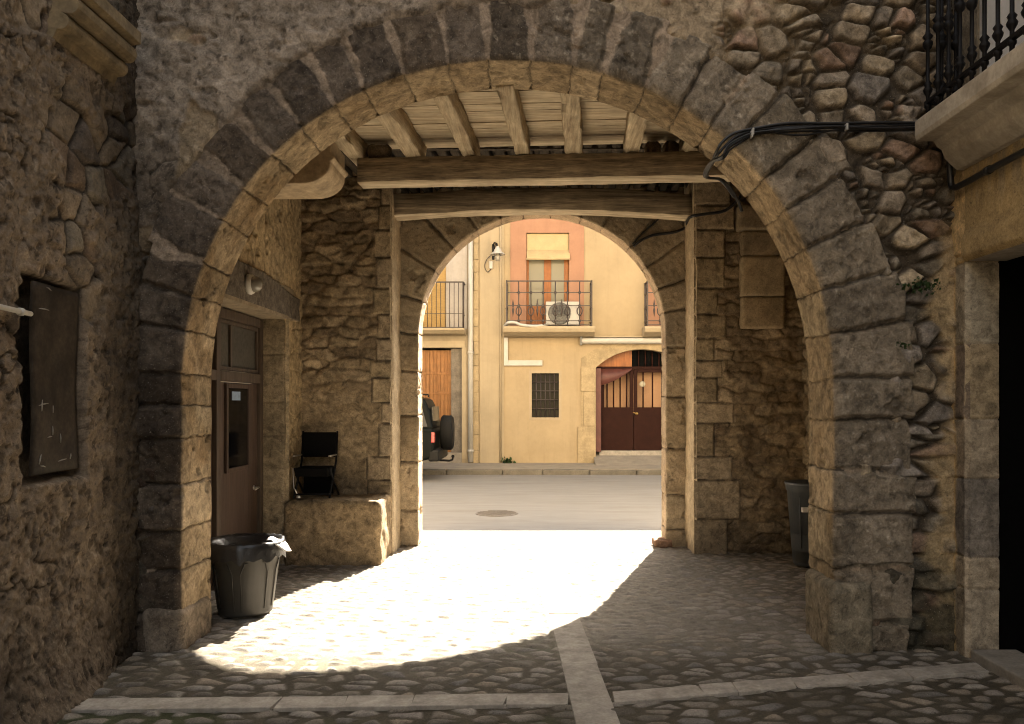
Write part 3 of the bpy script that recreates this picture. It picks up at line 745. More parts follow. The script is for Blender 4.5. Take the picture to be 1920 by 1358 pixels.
for k in range(38):
    xj = -2.5 + k * .142 + rg.uniform(-.012, .012)
    beam(lambda t, a, b, xj=xj: turn((xj + a, 7.40 + t, 4.03 + b)), 1.85, .085, .10, 'lath', M['darkjoist'], ceil, 400 + k, 6, .004, .01)
MB().box(-3.1, 3.3, 7.50, 9.5, 4.14, 4.20).build('boarding', M['darkjoist'], ceil)
MB().box(-3.1, 3.3, 7.60, 7.66, 4.02, 4.14).build('dust_board', M['darkjoist'], ceil)
for j, (xx, s) in enumerate(((1.085, 1), (1.255, 2))):       # rubble packed in beside a joist
    rock('packing_stone', (xx - .07, 7.22, 3.84), (xx + .075, 7.40, 3.985), .015, .02, 60 + s, M['stone'], ceil, (.11, .075, .045), .05, 6)
rock('packing_stone', (-1.52, 7.28, 3.84), (-1.30, 7.46, 3.97), .02, .02, 63, M['stone'], ceil, (.10, .075, .05), .05, 6)
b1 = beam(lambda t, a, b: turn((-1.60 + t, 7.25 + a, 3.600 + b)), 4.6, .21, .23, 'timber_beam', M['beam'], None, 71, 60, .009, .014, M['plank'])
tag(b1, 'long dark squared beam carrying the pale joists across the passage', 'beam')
def camber(t, a, b):
    q = (t / 3.24 - .5) * 2
    return (-1.525 + t, YP + .16 + a, 3.615 + .075 * (1 - q * q) + b)
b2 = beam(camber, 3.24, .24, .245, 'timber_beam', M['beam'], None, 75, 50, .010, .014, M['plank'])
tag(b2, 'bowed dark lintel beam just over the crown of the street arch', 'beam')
# corbel
cp = []
for a in np.linspace(0, math.pi / 2, 10): cp.append((-1.92 + .24 * math.sin(a), 3.59 - .17 * math.cos(a)))
poly = [(-2.52, 3.42)] + cp + [(-1.68, 3.61), (-1.66, 3.615), (-1.645, 3.64), (-1.66, 3.665), (-1.68, 3.67), (-1.68, 3.81), (-2.52, 3.81)]
cb = MB().prism(poly, 'y', 6.62, 7.13).build('stone_corbel', M['plain_stone'], None, .012)
tag(cb, 'rounded pale stone corbel bearing the end of the long beam', 'corbel')
rock('x', (0, 0, 0), (.1, .1, .1), .05, 0, 1, M['stone']); bpy.data.objects.remove(bpy.data.objects['x'])

# ================================================================== LEFT HOUSE (alley)
lh = thing('old_house', 'stone house with crumbling brown render around the rusty sheet hatch', 'house', (XL, 3, 0))
y = np.arange(2.6, Y1 + .10, .0085); z = np.arange(-.06, 5.0, .0085)
Yg, Zg = np.meshgrid(y, z, indexing='ij')
wy = Yg + .06 * fbm(Yg, Zg, 501, 4, 4); wz = Zg + .06 * fbm(Yg, Zg, 502, 4, 4)
e, ha, hb = voro(wy, wz, .23, .19, 503, 1.0)
hs = -.012 + .024 * sst(.003, .03, e) + .018 * (hb - .5) + .016 * fbm(Yg, Zg, 504, 8, 4)
cs = pick(ha, [(.18, .142, .102), (.23, .18, .126), (.15, .12, .094), (.29, .222, .15), (.19, .138, .096), (.25, .21, .156)])
cs = lerp(DIRT * 1.2 * np.ones_like(cs), cs * (1 + .4 * fbm(Yg, Zg, 519, 5, 6, .65))[..., None], sst(.0, .014, e + .006 * fbm(Yg, Zg, 520, 14, 3)))
pm = fbm(Yg, Zg, 505, 1.5, 4) * .7 + fbm(Yg, Zg, 506, 6, 3) * .2 + .25 - sst(2.5, 3.1, Zg) * .22 + sst(1.7, 1.0, Zg) * .2
ps = sst(-.03, .05, pm)
hp = .024 + .014 * fbm(Yg, Zg, 507, 3.5, 4) + .012 * fbm(Yg, Zg, 508, 16, 4) + .25 * hs
pit = sst(.22, .5, fbm(Yg * 1.2, Zg * .8, 509, 17, 4)); hp = hp - .011 * pit + .012 * fbm(Yg, Zg, 515, 34, 3)
crk = np.abs(fbm(Yg, Zg, 516, 2.2, 4)); hp = hp - .016 * sst(.028, 0, crk) * (fbm(Yg, Zg, 517, 1.3, 2) > 0)
cpn = np.array((.23, .175, .122)) * (1 + .55 * fbm(Yg, Zg, 510, 2.2, 7, .68))[..., None]
lite = sst(.2, .5, fbm(Yg, Zg, 518, 3.1, 5)); cpn = lerp(cpn, np.array((.33, .26, .185)) * np.ones_like(cpn), lite * .6)
cpn = cpn * (1 - .6 * sst(.028, 0, crk) * (fbm(Yg, Zg, 517, 1.3, 2) > 0))[..., None]
cpn = lerp(cpn, cpn * .45, pit * .8)
sk = sst(.26, .42, fbm(Yg, Zg, 521, 21, 4, .65)); cpn = cpn * (1 - .55 * sk)[..., None]
sl = sst(.30, .46, fbm(Yg, Zg, 522, 17, 4, .65)); cpn = lerp(cpn, np.array((.40, .32, .23)) * np.ones_like(cpn), sl * .5)
h = hs + (hp - hs) * ps; c = lerp(cs, cpn, ps)
blotch = sst(.1, .5, fbm(Yg, Zg, 511, 1.3, 4)); c = lerp(c, c * np.array((.7, .68, .66)), blotch * .7)
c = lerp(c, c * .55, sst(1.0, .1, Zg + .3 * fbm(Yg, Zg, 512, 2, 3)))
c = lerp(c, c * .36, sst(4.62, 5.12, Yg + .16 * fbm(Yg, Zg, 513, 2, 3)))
h = h + .16 * np.exp(-np.clip(Zg, 0, 9) / .22) * sst(5.2, 4.2, Yg)     # spreading foot
PY0, PY1, PZ0, PZ1 = 4.055, 4.60, 1.20, 2.245
niche = sst(-.03, .01, np.minimum(np.minimum(Yg - PY0, PY1 - Yg), np.minimum(Zg - PZ0, PZ1 - Zg)) + .008 * fbm(Yg, Zg, 514, 10, 3))
h = h * (1 - niche) - .085 * niche; c = lerp(c, DIRT * np.ones_like(c), niche * .6)
winh = (Yg > 4.28) & (Yg < 4.98) & (Zg > 3.80)
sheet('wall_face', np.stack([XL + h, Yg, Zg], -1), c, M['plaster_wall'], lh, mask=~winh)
sp = [(XL - .1, 3.555), (XL + .035, 3.555), (XL + .055, 3.60)]
for cz, cx, rr in ((3.645, .075, .045), (3.735, .12, .055)):
    for a in np.linspace(-1.3, 1.3, 7): sp.append((XL + cx + rr * math.cos(a), cz + rr * math.sin(a)))
sp += [(XL + .20, 3.80), (XL + .20, 3.87), (XL - .1, 3.87)]
MB().prism([(p[0], p[1]) for p in sp], 'y', 4.27, 4.90).build('window_sill', flat('sill_stone', (.22, .165, .095), .9, var=.4, sc=7, bs=.3, dirt=((.15, .115, .075), 5, .7)), lh, .004)
MB().box(XL - .16, XL - .12, 4.2, 5.05, 3.8, 5.1).build('window', M['blackvoid'], lh)
MB().box(XL - 1.6, XL - .20, -9, Y1 + .3, -.1, 7.6).box(XL - .20, XL + .0, -9, 2.6, -.1, 7.6).box(XL - .2, XL + .0, 2.6, Y1 + .3, 4.99, 7.6).build('house_mass', M['inner_mass'], lh)
hatch = thing('metal_hatch', 'rusty dark sheet-metal hatch with scraped paint set in the render of the old house', 'hatch', (XL, 4.3, PZ0))
pv = MB()
n1, n2 = 14, 24; th = .012
def pp(i, j, o):
    t = i / n1; q = j / n2
    yy = PY0 + .045 + (PY1 - PY0 - .05) * t; zz = PZ0 + .03 + (PZ1 - PZ0 - .045) * q
    xx = XL + .012 - .045 * t + .008 * math.sin(6 * q + 2 * t) + .006 * math.sin(9 * t) + o + .014 * q * (1 - t)
    return (xx, yy, zz)
pv.v = [pp(i, j, th) for i in range(n1 + 1) for j in range(n2 + 1)] + [pp(i, j, 0) for i in range(n1 + 1) for j in range(n2 + 1)]
S = (n1 + 1) * (n2 + 1)
for i in range(n1):
    for j in range(n2):
        a = i * (n2 + 1) + j; b = a + n2 + 1
        pv.f += [(a, b, b + 1, a + 1), (S + a, S + a + 1, S + b + 1, S + b)]; pv.sm += [True, True]
for j in range(n2):
    for i in (0, n1):
        a = i * (n2 + 1) + j; pv.f.append((a, a + 1, S + a + 1, S + a)); pv.sm.append(False)
for i in range(n1):
    for j in (0, n2):
        a = i * (n2 + 1) + j; pv.f.append((a, a + n2 + 1, S + a + n2 + 1, S + a)); pv.sm.append(False)
pv.build('sheet_panel', M['panel'], hatch)
def scr(t, q, l, hh):
    p = pp(t * n1, q * n2, th); p2 = pp((t + l) * n1, (q + hh) * n2, th)
    return [p, p2]
for t, q, l, hh in ((.12, .865, .22, .003), (.10, .36, .22, .012), (.15, .33, .02, .06), (.28, .19, .12, .004), (.12, .055, .03, .05), (.15, .045, .10, -.01), (.55, .055, .16, .008), (.42, .20, .004, .05), (.60, .155, .003, .05), (.78, .06, .02, .03), (.25, .985, .12, -.01), (.45, .32, .004, .04)):
    a, b_ = scr(t, q, l, hh)
    MB().tube([(a[0] + .002, a[1], a[2]), ((a[0] + b_[0]) / 2 + .002, (a[1] + b_[1]) / 2, (a[2] + b_[2]) / 2 + .002), (b_[0] + .002, b_[1], b_[2])], [.0022, .0042, .0015], 5).build('paint_scrape', M['scuff'], hatch)
pipe = MB().tube([(XL + .05, 3.0, W(-250, 545, 3.5)[2]), (XL + .055, 3.6, 2.07), (XL + .05, 4.06, 2.055)], .013, 10)
pipe.lathe([(.02, -.012), (.02, .012)], (XL + .05, 3.98, 2.057), 10, 'y')
tag(pipe.build('conduit', M['white_pipe']), 'thin whitish conduit running along the render up to the metal hatch', 'pipe')

# ================================================================== RIGHT HOUSE (alley)
rh = thing('corner_house', 'ochre-rendered house with a black doorway and an iron balcony over it', 'house', (XR, 3, 0))
DYR = 5.08
y = np.arange(DYR, Y1 + .09, .009); z = np.arange(-.05, 3.5, .009)
Yg, Zg = np.meshgrid(y, z, indexing='ij')
zbk = np.array([-.1, .42, .62, 1.12, 1.50, 1.98, 2.5, 2.55, 3.6]); kk = np.clip(np.searchsorted(zbk, Zg) - 1, 0, 7)
ezz = np.minimum(Zg - zbk[kk], zbk[kk + 1] - Zg)
pal = np.array([(.20, .165, .12), (.22, .18, .13), (.12, .105, .09), (.20, .16, .115), (.13, .10, .075), (.215, .18, .13), (.3, .22, .12), (.38, .27, .14)])
c = pal[kk] * (1 + .25 * fbm(Yg, Zg, 601, 5, 4))[..., None]
h = .006 * fbm(Yg, Zg, 602, 9, 4) - .012 * sst(.012, 0, ezz)
c = lerp(c, np.array((.40, .285, .145)) * np.ones_like(c), sst(5.19, 5.235, Yg + .02 * fbm(Yg, Zg, 603, 6, 3)))
rr = np.clip(.025 - (Yg - DYR), 0, .025)
c = c * 1.3
sheet('door_pilaster', np.stack([XR - h + rr, Yg, Zg], -1), c, M['stone'], rh, flip=True)
xv = np.arange(XR, 2.96, .009); Xv, Zv = np.meshgrid(xv, np.arange(-.05, 2.56, .009), indexing='ij')
kk = np.clip(np.searchsorted(zbk, Zv) - 1, 0, 7); ezz = np.minimum(Zv - zbk[kk], zbk[kk + 1] - Zv)
pal2 = np.array([(.24, .20, .15), (.25, .205, .15), (.15, .13, .108), (.24, .195, .14), (.25, .195, .125), (.25, .215, .16), (.27, .21, .14), (.3, .22, .13)])
c = pal2[kk] * (1 + .28 * fbm(Xv, Zv, 605, 6, 4))[..., None]
h = .007 * fbm(Xv, Zv, 606, 9, 4) - .012 * sst(.012, 0, ezz); rr = np.clip(.025 - (Xv - XR), 0, .025)
c = c * 1.35
sheet('door_jamb', np.stack([Xv, DYR - h + rr * .8, Zv], -1), c, M['stone'], rh)
# lintel and wall above the doorway, streaked ochre
y = np.arange(1.9, DYR + .001, .012); z = np.arange(2.50, 3.5, .012)
Yg, Zg = np.meshgrid(y, z, indexing='ij')
h = .008 * fbm(Yg, Zg, 611, 4, 4) - .05 * sst(2.52, 2.80, Zg) * 0 + .02 * sst(2.72, 2.62, Zg)
stk = fbm(Yg * 9, Zg * .8, 612, 3, 4)
c = np.array((.37, .265, .135)) * (1 + .35 * stk * sst(2.65, 2.9, Zg) + .15 * fbm(Yg, Zg, 613, 4, 4))[..., None]
c = lerp(c, np.array((.21, .175, .13)) * np.ones_like(c), sst(.0, .5, stk) * sst(2.70, 3.0, Zg) * .8)
rr = np.clip(.03 - (Zg - 2.5), 0, .03)
sheet('lintel', np.stack([XR - .012 - h + rr, Yg, Zg], -1), c, M['stone_soft'], rh, flip=True)
MB().box(XR - .004, 3.0, 1.9, DYR - .003, 2.505, 2.60).build('lintel_soffit', M['balcony_stone'], rh)
MB().box(XR + .03, 2.958, DYR + .02, Y1 + .4, -.05, 7.6).box(2.958, 3.3, DYR + .02, Y1 + .4, 2.9, 7.6).box(XR + .03, 3.3, -9, 1.9, -.05, 7.6).box(XR + .03, 3.3, 1.9, DYR + .02, 2.62, 3.48).box(XR + .03, 3.3, -9, Y1 + .4, 5.6, 7.6).box(XR + .03, 3.3, -9, 3.3, 3.48, 5.6).box(XR + .03, 3.3, 5.02, Y1 + .4, 3.48, 5.6).build('house_mass', M['inner_mass'], rh)
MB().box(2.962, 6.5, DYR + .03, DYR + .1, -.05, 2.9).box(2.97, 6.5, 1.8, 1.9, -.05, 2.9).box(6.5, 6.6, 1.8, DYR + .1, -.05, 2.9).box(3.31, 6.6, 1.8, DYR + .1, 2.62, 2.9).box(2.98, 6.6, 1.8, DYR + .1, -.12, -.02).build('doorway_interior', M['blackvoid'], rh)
MB().box(XR + .05, XR + .07, 3.3, 5.02, 3.45, 5.6).build('balcony_door', flat('white_shutter', (.74, .72, .69), .6, var=.08, sc=6, bs=.05), rh)
# wall strip above the slab, between the balcony door and the arch wall
y = np.arange(4.96, Y1 + .03, .012); Yg, Zg = np.meshgrid(y, np.arange(3.42, 5.0, .012), indexing='ij')
sheet('wall_strip', np.stack([XR - .01 * fbm(Yg, Zg, 615, 6, 4), Yg, Zg], -1), np.array((.20, .165, .12)) * (1 + .3 * fbm(Yg, Zg, 616, 5, 4))[..., None], M['stone'], rh, flip=True)
bal = MB().prism([(2.43, 3.30), (2.44, 3.27), (2.55, 3.27), (2.57, 3.235), (2.60, 3.215), (2.62, 3.16), (2.66, 3.12), (2.70, 3.085), (2.80, 3.085), (2.80, 3.41), (2.45, 3.41), (2.43, 3.395)], 'y', 1.6, 5.10).build('balcony', M['balcony_stone'], rh, .006)
for nm, zt, r in (('bottom_rail', 3.50, .011), ('top_rail', 4.42, .018)):
    MB().box(2.475, 2.505, 1.7, 5.07, zt - r, zt + r).box(2.505, 2.75, 5.04, 5.07, zt - r, zt + r).build(nm, M['iron'], bal)
bp = [(.010, 0), (.016, .02), (.010, .04), (.0085, .07), (.0085, .10), (.017, .125), (.019, .14), (.012, .155), (.0085, .17), (.008, .42)]
k_ = 0
def baluster(xx, yy, up):
    pr = [(.013, 0), (.013, .05), (.022, .06), (.022, .075), (.012, .09), (.0115, .13), (.025, .155), (.029, .17), (.018, .19), (.026, .205), (.0115, .225), (.0115, .42 + up), (.024, .435 + up), (.031, .455 + up), (.031, .47 + up), (.017, .485 + up), (.033, .505 + up), (.017, .525 + up), (.0115, .55 + up), (.0115, 1.0)]
    MB().lathe(pr, (xx, yy, 3.41), 10).build('baluster', M['iron'], bal)
yy = 5.05; k_ = 0
while yy > 2.2:
    baluster(2.49, yy, .05 * (k_ % 2)); yy -= .127; k_ += 1
for xx in (2.58, 2.67): baluster(xx, 5.055, 0)
MB().box(2.76, 3.05, 1.9, 5.05, -.04, .05).build('door_sill', M['sillplate'], rh, .01)
# cables
cab = thing('cable_bundle', 'bunch of black cables clipped across the rubble wall under the iron balcony', 'cables', (2, Y1, 3.4))
base = [(1790, 238), (1720, 236), (1640, 237), (1560, 235), (1480, 238), (1420, 243), (1385, 255), (1362, 272), (1349, 288)]
rg = random.Random(12)
def dense(pts, k=4):
    out = []
    pts = [Vector(p) for p in pts]
    for i in range(len(pts) - 1):
        p0 = pts[max(i - 1, 0)]; p1 = pts[i]; p2 = pts[i + 1]; p3 = pts[min(i + 2, len(pts) - 1)]
        for j in range(k):
            t = j / k
            out.append(.5 * ((2 * p1) + (-p0 + p2) * t + (2 * p0 - 5 * p1 + 4 * p2 - p3) * t * t + (-p0 + 3 * p1 - 3 * p2 + p3) * t ** 3))
    out.append(pts[-1]); return out
for k, (dv, dy) in enumerate(((0, -.05), (-5, -.06), (5, -.075), (9, -.055), (3, -.09))):
    pts = []
    for i, (u, v) in enumerate(base):
        p = W(u + rg.uniform(-3, 3) + (dv if i > 5 else 0), v + dv + rg.uniform(-2, 2), Y1 + dy)
        pts.append(p)
    q = W(1345, 292, Y1 + .02); pts += [(q[0] - .01 - .006 * k, Y1 + .12, q[2] - .02), (q[0] + .02 - .006 * k, Y1B - .06, q[2] - .03), (1.36 - .006 * k, Y1B + .02, 3.20), (1.46 - .005 * k, Y1B + .035, 3.08)] + ([(1.50 - .005 * k, Y1B + .035, 2.98)] if k < 2 else [])
    MB().tube(dense(pts), .0095 if k < 3 else .006, 8).build('cable', M['cable'], cab)
pts = [W(1800, 252, Y1 - .06), W(1700, 244, Y1 - .07), W(1580, 243, Y1 - .055), W(1500, 254, Y1 - .055), W(1430, 246, Y1 - .06), W(1392, 258, Y1 - .06)]
MB().tube(dense(pts), .0065, 8).build('cable', M['cable'], cab)
for u, v in ((1412, 247), (1588, 238), (1410, 251)):
    p = W(u, v, Y1 - .10); MB().box(p[0] - .006, p[0] + .006, p[1] - .012, p[1] + .03, p[2] - .022, p[2] + .022).build('cable_clip', M['white'], cab, .003)
p = MB().tube(dense([(2.70, 1.8, 2.985), (2.70, 3.5, 2.99), (2.70, 4.7, 2.985), (2.70, 5.0, 2.98), (2.695, 5.14, 2.99), (2.69, 5.16, 3.07), (2.69, 5.17, 3.2)]), .020, 10)
p.lathe([(.026, -.02), (.026, .02)], (2.70, 4.75, 2.985), 10, 'y').lathe([(.026, -.02), (.026, .02)], (2.70, 4.15, 2.988), 10, 'y')
tag(p.build('service_pipe', M['cable']), 'black service pipe running along the wall beneath the balcony slab', 'pipe')
# cable over the street arch
ac = [W(1188, 462, Y2 - .03), W(1200, 452, Y2 - .04), W(1225, 441, Y2 - .03), W(1262, 436, Y2 - .03), W(1287, 426, Y2 - .03)]
ac = [(a, b, c_) for a, b, c_ in ac]
ac += [(1.70, Y2 - .2, 3.62), (1.69, YP - .05, 3.60), (1.80, YP - .06, 3.62), (2.05, YP - .07, 3.66), (2.2, YP - .12, 3.8)]
t = MB().tube(dense(ac), .016, 8); t.tube(dense([W(1186, 458, Y2 - .03), W(1205, 437, Y2 - .03), W(1238, 408, Y2 - .03)]), .010, 6)
tag(t.build('arch_cable', M['cable']), 'dark sagging cable fixed over the shoulder of the street arch', 'cable')

# ================================================================== GROUND
x = np.arange(-2.75, 3.02, .0088); y = np.arange(2.9, Y2C + .06, .0115)
X, Y = np.meshgrid(x, y, indexing='ij')
wx = X + .012 * fbm(X, Y, 701, 7, 3); wy = Y + .012 * fbm(X, Y, 702, 7, 3)
e, ha, hb = voro(wx, wy, .185, .098, 703, .85); voro_d = voro.d
e2, ha2, hb2 = voro(wx + 9, wy + 4, .15, .075, 704, .85)
sm = sst(6.3, 7.0, Y + .5 * fbm(X, Y, 705, 1, 3)) > .5
e = np.where(sm, e2, e); ha = np.where(sm, ha2, ha); hb = np.where(sm, hb2, hb)
near = sst(5.9, 4.9, Y - .9 * sst(.2, 1.0, X) * sst(7, 5, Y)); e = np.where(near > .02, np.minimum(e, e * (1 - near) + near * (.76 - voro_d) * .10), e)
gap = .004 + .010 * hb + .004 * near
k = sst(gap, gap + .022, e)
h = -.014 + .008 * k + .006 * np.sqrt(np.clip((e - gap) / .04, 0, 1)) * k + .006 * (hb - .5) * k + .003 * fbm(X, Y, 706, 14, 3) + .008 * fbm(X, Y, 707, 1.2, 3)
c = pick(ha, [(.21, .185, .155), (.26, .23, .20), (.17, .15, .125), (.30, .27, .235), (.23, .20, .165), (.19, .175, .16), (.27, .225, .175)])
soil = lerp(np.array((.135, .118, .092)), np.array((.075, .064, .046)), sst(5.4, 4.9, Y + .6 * sst(1.2, .2, X) * 0)) * (1 + .3 * fbm(X, Y, 708, 4, 4))[..., None]
soil = lerp(soil, np.array((.05, .058, .025)) * np.ones_like(c), sst(.1, .5, fbm(X, Y, 709, 1.5, 4)) * .8 * sst(6.2, 5.2, Y))
c = lerp(soil, c, sst(gap, gap + .012, e))
mud = sst(.05, .4, fbm(X, Y, 711, 2, 4) + .9 * sst(.6, 2.2, X) * sst(4.9, 4.0, Y) - .15); c = lerp(c, soil * .9, mud * .6 * sst(5.6, 4.6, Y)); h = h + .004 * mud * sst(5.6, 4.6, Y)
dust_glare = sst(4.6, 5.9, Y + .4 * fbm(X, Y, 710, 1.5, 3)) * .55  # pale dust, lightened further to paint in the brightness of the sun patch
c = lerp(c, np.array((.36, .33, .285)) * np.ones_like(c), dust_glare * sst(1.9, -.2, np.abs(X - .1) - .6))
def lerp_band(h, X, Y):
    k = sst(.16, .12, np.abs(X - (.325 - .045 * (Y - 4)))) * sst(4.7, 5.0, Y)
    return h * (1 - k) + .001 * k
g = sheet('cobbled_ground', np.stack([X, Y, lerp_band(h * (1 - sst(9.6, 9.9, Y)) - .002, X, Y)], -1), c, M['cobble']); tag(g, kind='structure')
g = MB().box(-60, 60, -40, Y2C + .05, -.35, -.06).build('ground', flat('courtyard_ground', (.22, .18, .135), .95, var=.25, sc=3, bs=.3)); tag(g, kind='structure')
# flat stone bands let into the cobbles
bd = MB(); rg = random.Random(5)
def slab(pts, z=.005):
    cx = sum(p[0] for p in pts) / 4; cy = sum(p[1] for p in pts) / 4
    q = [(cx + (p[0] - cx) * .993, cy + (p[1] - cy) * .997) for p in pts]
    dz = rg.uniform(-.003, .003)
    bd.add([(p[0], p[1], -.05) for p in q] + [(p[0] + rg.uniform(-.004, .004), p[1] + rg.uniform(-.004, .004), z + dz) for p in q],
           [(0, 1, 5, 4), (1, 2, 6, 5), (2, 3, 7, 6), (3, 0, 4, 7), (4, 5, 6, 7)])
def lng(y): return .325 - .045 * (y - 4)
yy = 2.6
while yy < 9.9:
    l = rg.uniform(.7, 1.3)
    a, b = lng(yy), lng(min(yy + l, 9.9)); w = .112
    slab([(a - w, yy), (a + w, yy), (b + w, min(yy + l, 9.9)), (b - w, min(yy + l, 9.9))]); yy += l
for (xa, ya, xb, yb, wa) in ((-2.62, 4.245, .19, 4.33, .082), (.435, 4.35, 2.72, 4.845, .080)):
    L = xb - xa; t = 0
    while t < 1:
        d_ = rg.choice((.20, .28, .36, .5, .62)) / abs(L); 
        if xa < 0 and t * abs(L) < 1.2: d_ = 1.25 / abs(L)
        t2 = min(1, t + d_)
        if 1 - t2 < .05: t2 = 1
        p = lambda q: (xa + L * q, ya + (yb - ya) * q)
        a, b = p(t), p(t2); s1 = rg.uniform(-.012, .012)
        slab([(a[0], a[1] - wa), (b[0] + s1, b[1] - wa), (b[0] - s1, b[1] + wa), (a[0], a[1] + wa)]); t = t2
o = bd.build('paving_bands', M['band'], None, .004); tag(o, kind='structure')
st = rock('stone_wedge', (1.36, 8.96, -.02), (1.56, 9.20, .07), .02, .015, 801, M['stone'], None, (.20, .12, .08), .02, 6)
tag(st, 'small reddish stone chip lying at the foot of the right jamb of the street arch', 'stone')
# street
o = MB().box(-60, 60, Y2C + .055, 18.06, -.3, -.003).build('road', M['road']); tag(o, kind='structure')
pv = MB()
pv.prism([(-60, 18.36), (60, 17.86), (60, 21), (-60, 21)], 'z', -.3, .118)
o = pv.build('pavement', M['pave']); tag(o, kind='structure')
kb = MB(); rg = random.Random(8); xx = -20
while xx < 20:
    l = rg.uniform(.8, 1.3); y0 = 18.11 - xx * .5 / 120 + rg.uniform(-.015, .015); zt = .112 + rg.uniform(-.01, .012)
    kb.box(xx, xx + l - .012, y0 - .16, y0 + .02, -.2, zt); xx += l
o = kb.build('kerb', M['kerb'], None, .03); tag(o, kind='structure')
mh = thing('manhole_cover', 'round worn iron cover set flush in the road before the arch', 'manhole', (-.53, 11.65, 0))
MB().lathe([(.0, -.03), (.31, -.03), (.31, .006), (.30, .009), (0.0, .009)], (-.53, 11.65, 0), 40, caps=False).build('cover_plate', M['manhole'], mh)
rb = MB()
for i in range(-4, 5):
    w = math.sqrt(max(.28 ** 2 - (i * .06) ** 2, 0)); rb.box(-.53 - w, -.53 + w, 11.65 + i * .06 - .008, 11.65 + i * .06 + .008, .007, .013)
rb.build('cover_rib', M['manhole'], mh)

# ================================================================== THINGS IN THE PASSAGE
bench = thing('stone_bench', 'worn masonry bench built against the left pier of the street arch', 'bench', (-2.0, 8.3, 0))
rock('bench_block', (-2.50, 7.98, -.06), (-1.53, 8.64, .63), .018, .028, 901, M['stone'], bench, (.20, .145, .085), .055, 3)
# folding chair on the bench
ch = thing('folding_chair', 'small black folding chair standing on the stone bench by the door', 'chair', (-2.24, 8.28, .64))
bx = MB().box(-2.42, -2.07, 8.39, 8.43, 1.04, 1.30); bx.build('backrest', M['blackcloth'], ch, .012)
MB().box(-2.41, -2.08, 8.08, 8.40, .86, .95).build('seat', M['blackcloth'], ch, .01)
for s in (-2.425, -2.065):
    MB().tube([(s, 8.43, 1.31), (s, 8.38, 1.0), (s, 8.10, .645)], .011).build('leg', M['iron'], ch)
    MB().tube([(s + .012, 8.08, .945), (s + .012, 8.22, .80), (s + .012, 8.44, .645)], .011).build('leg', M['iron'], ch)
    MB().box(s - .012, s + .012, 8.10, 8.36, 1.06, 1.075).build('armrest', M['steel'], ch, .004)
MB().tube([(-2.425, 8.12, .68), (-2.065, 8.12, .68)], .009).build('stretcher', M['iron'], ch)
MB().box(-2.40, -2.09, 8.36, 8.375, .66, .86).build('back_cloth', M['blackcloth'], ch)
st = MB().tube([(-2.36, 7.99, .70), (-2.395, 8.0, .76), (-2.41, 8.02, .95)], .006); st.lathe([(.02, 0), (.024, .01), (.012, .03)], (-2.35, 8.0, .655), 8)
tag(st.build('metal_hook', M['steel']), 'small bright metal hook on the bench in front of the black chair', 'hook')
# left bin
BX, BY = -2.205, 6.13
lb = thing('litter_bin', 'dark grey round bin with black liner at the left foot of the big arch', 'bin', (BX, BY, 0), 'rubbish bins in the passage')
MB().lathe([(.0, .012), (.195, .012), (.20, .03), (.262, .50), (.275, .50), (.278, .54), (.268, .555), (.255, .55), (.19, .05), (0, .05)], (BX, BY, 0), 40, caps=False).build('body', M['bin'], lb)
for a0 in (-2.05, -.95, .3, 1.4, 2.5, 3.6):       # raised side panels
    b = MB(); n = 8; vs = []
    outl = [(-.42, .06), (-.42, .34), (-.30, .42), (.30, .42), (.42, .34), (.42, .06)]
    pts = []
    for dx, zz in outl:
        r = .20 + .062 * (zz - .03) / .47 + .003
        a = a0 + dx
        pts.append((BX + r * math.cos(a), BY + r * math.sin(a), zz))
    b.tube(pts, .0035, 6); b.build('side_rib', M['bin'], lb)
lv = MB(); n = 60; rg = random.Random(31); prof_n = 7
for i in range(prof_n):
    for k in range(n):
        w = 2 * math.pi * k / n
        f = .5 + .5 * math.sin(9 * w + 1.3) * .6 + .4 * math.sin(17 * w)
        rr_ = [.18, .245, .268, .284, .290, .292, .294][i] + .008 * f * (i > 2) + .004 * rg.uniform(-1, 1)
        zz = [.47, .545, .566, .560, .53 - .01 * f, .49 - .02 * f, .455 - .035 * f][i] + .006 * rg.uniform(-1, 1)
        lv.v.append((BX + rr_ * math.cos(w), BY + rr_ * math.sin(w), zz))
for i in range(prof_n - 1):
    for k in range(n):
        lv.f.append((i * n + k, i * n + (k + 1) % n, (i + 1) * n + (k + 1) % n, (i + 1) * n + k)); lv.sm.append(True)
lv.f.append(tuple(range(n))[::-1]); lv.sm.append(True)
lv.build('bin_liner', M['bag'], lb)
pp_ = MB()
for i in range(5):
    for j in range(4):
        pp_.v.append((BX + .20 + .035 * i + .006 * math.sin(3 * j), BY - .12 + .05 * j, .575 + .012 * math.sin(2 * i + j) - .010 * i * i * .6))
for i in range(4):
    for j in range(3):
        a = i * 4 + j; pp_.f.append((a, a + 4, a + 5, a + 1)); pp_.sm.append(True)
o = pp_.build('paper_wrapper', M['paper']); m_ = o.modifiers.new('s', 'SOLIDIFY'); m_.thickness = .004
tag(o, 'crumpled pale wrapper lying on the edge of the lined litter bin', 'litter')
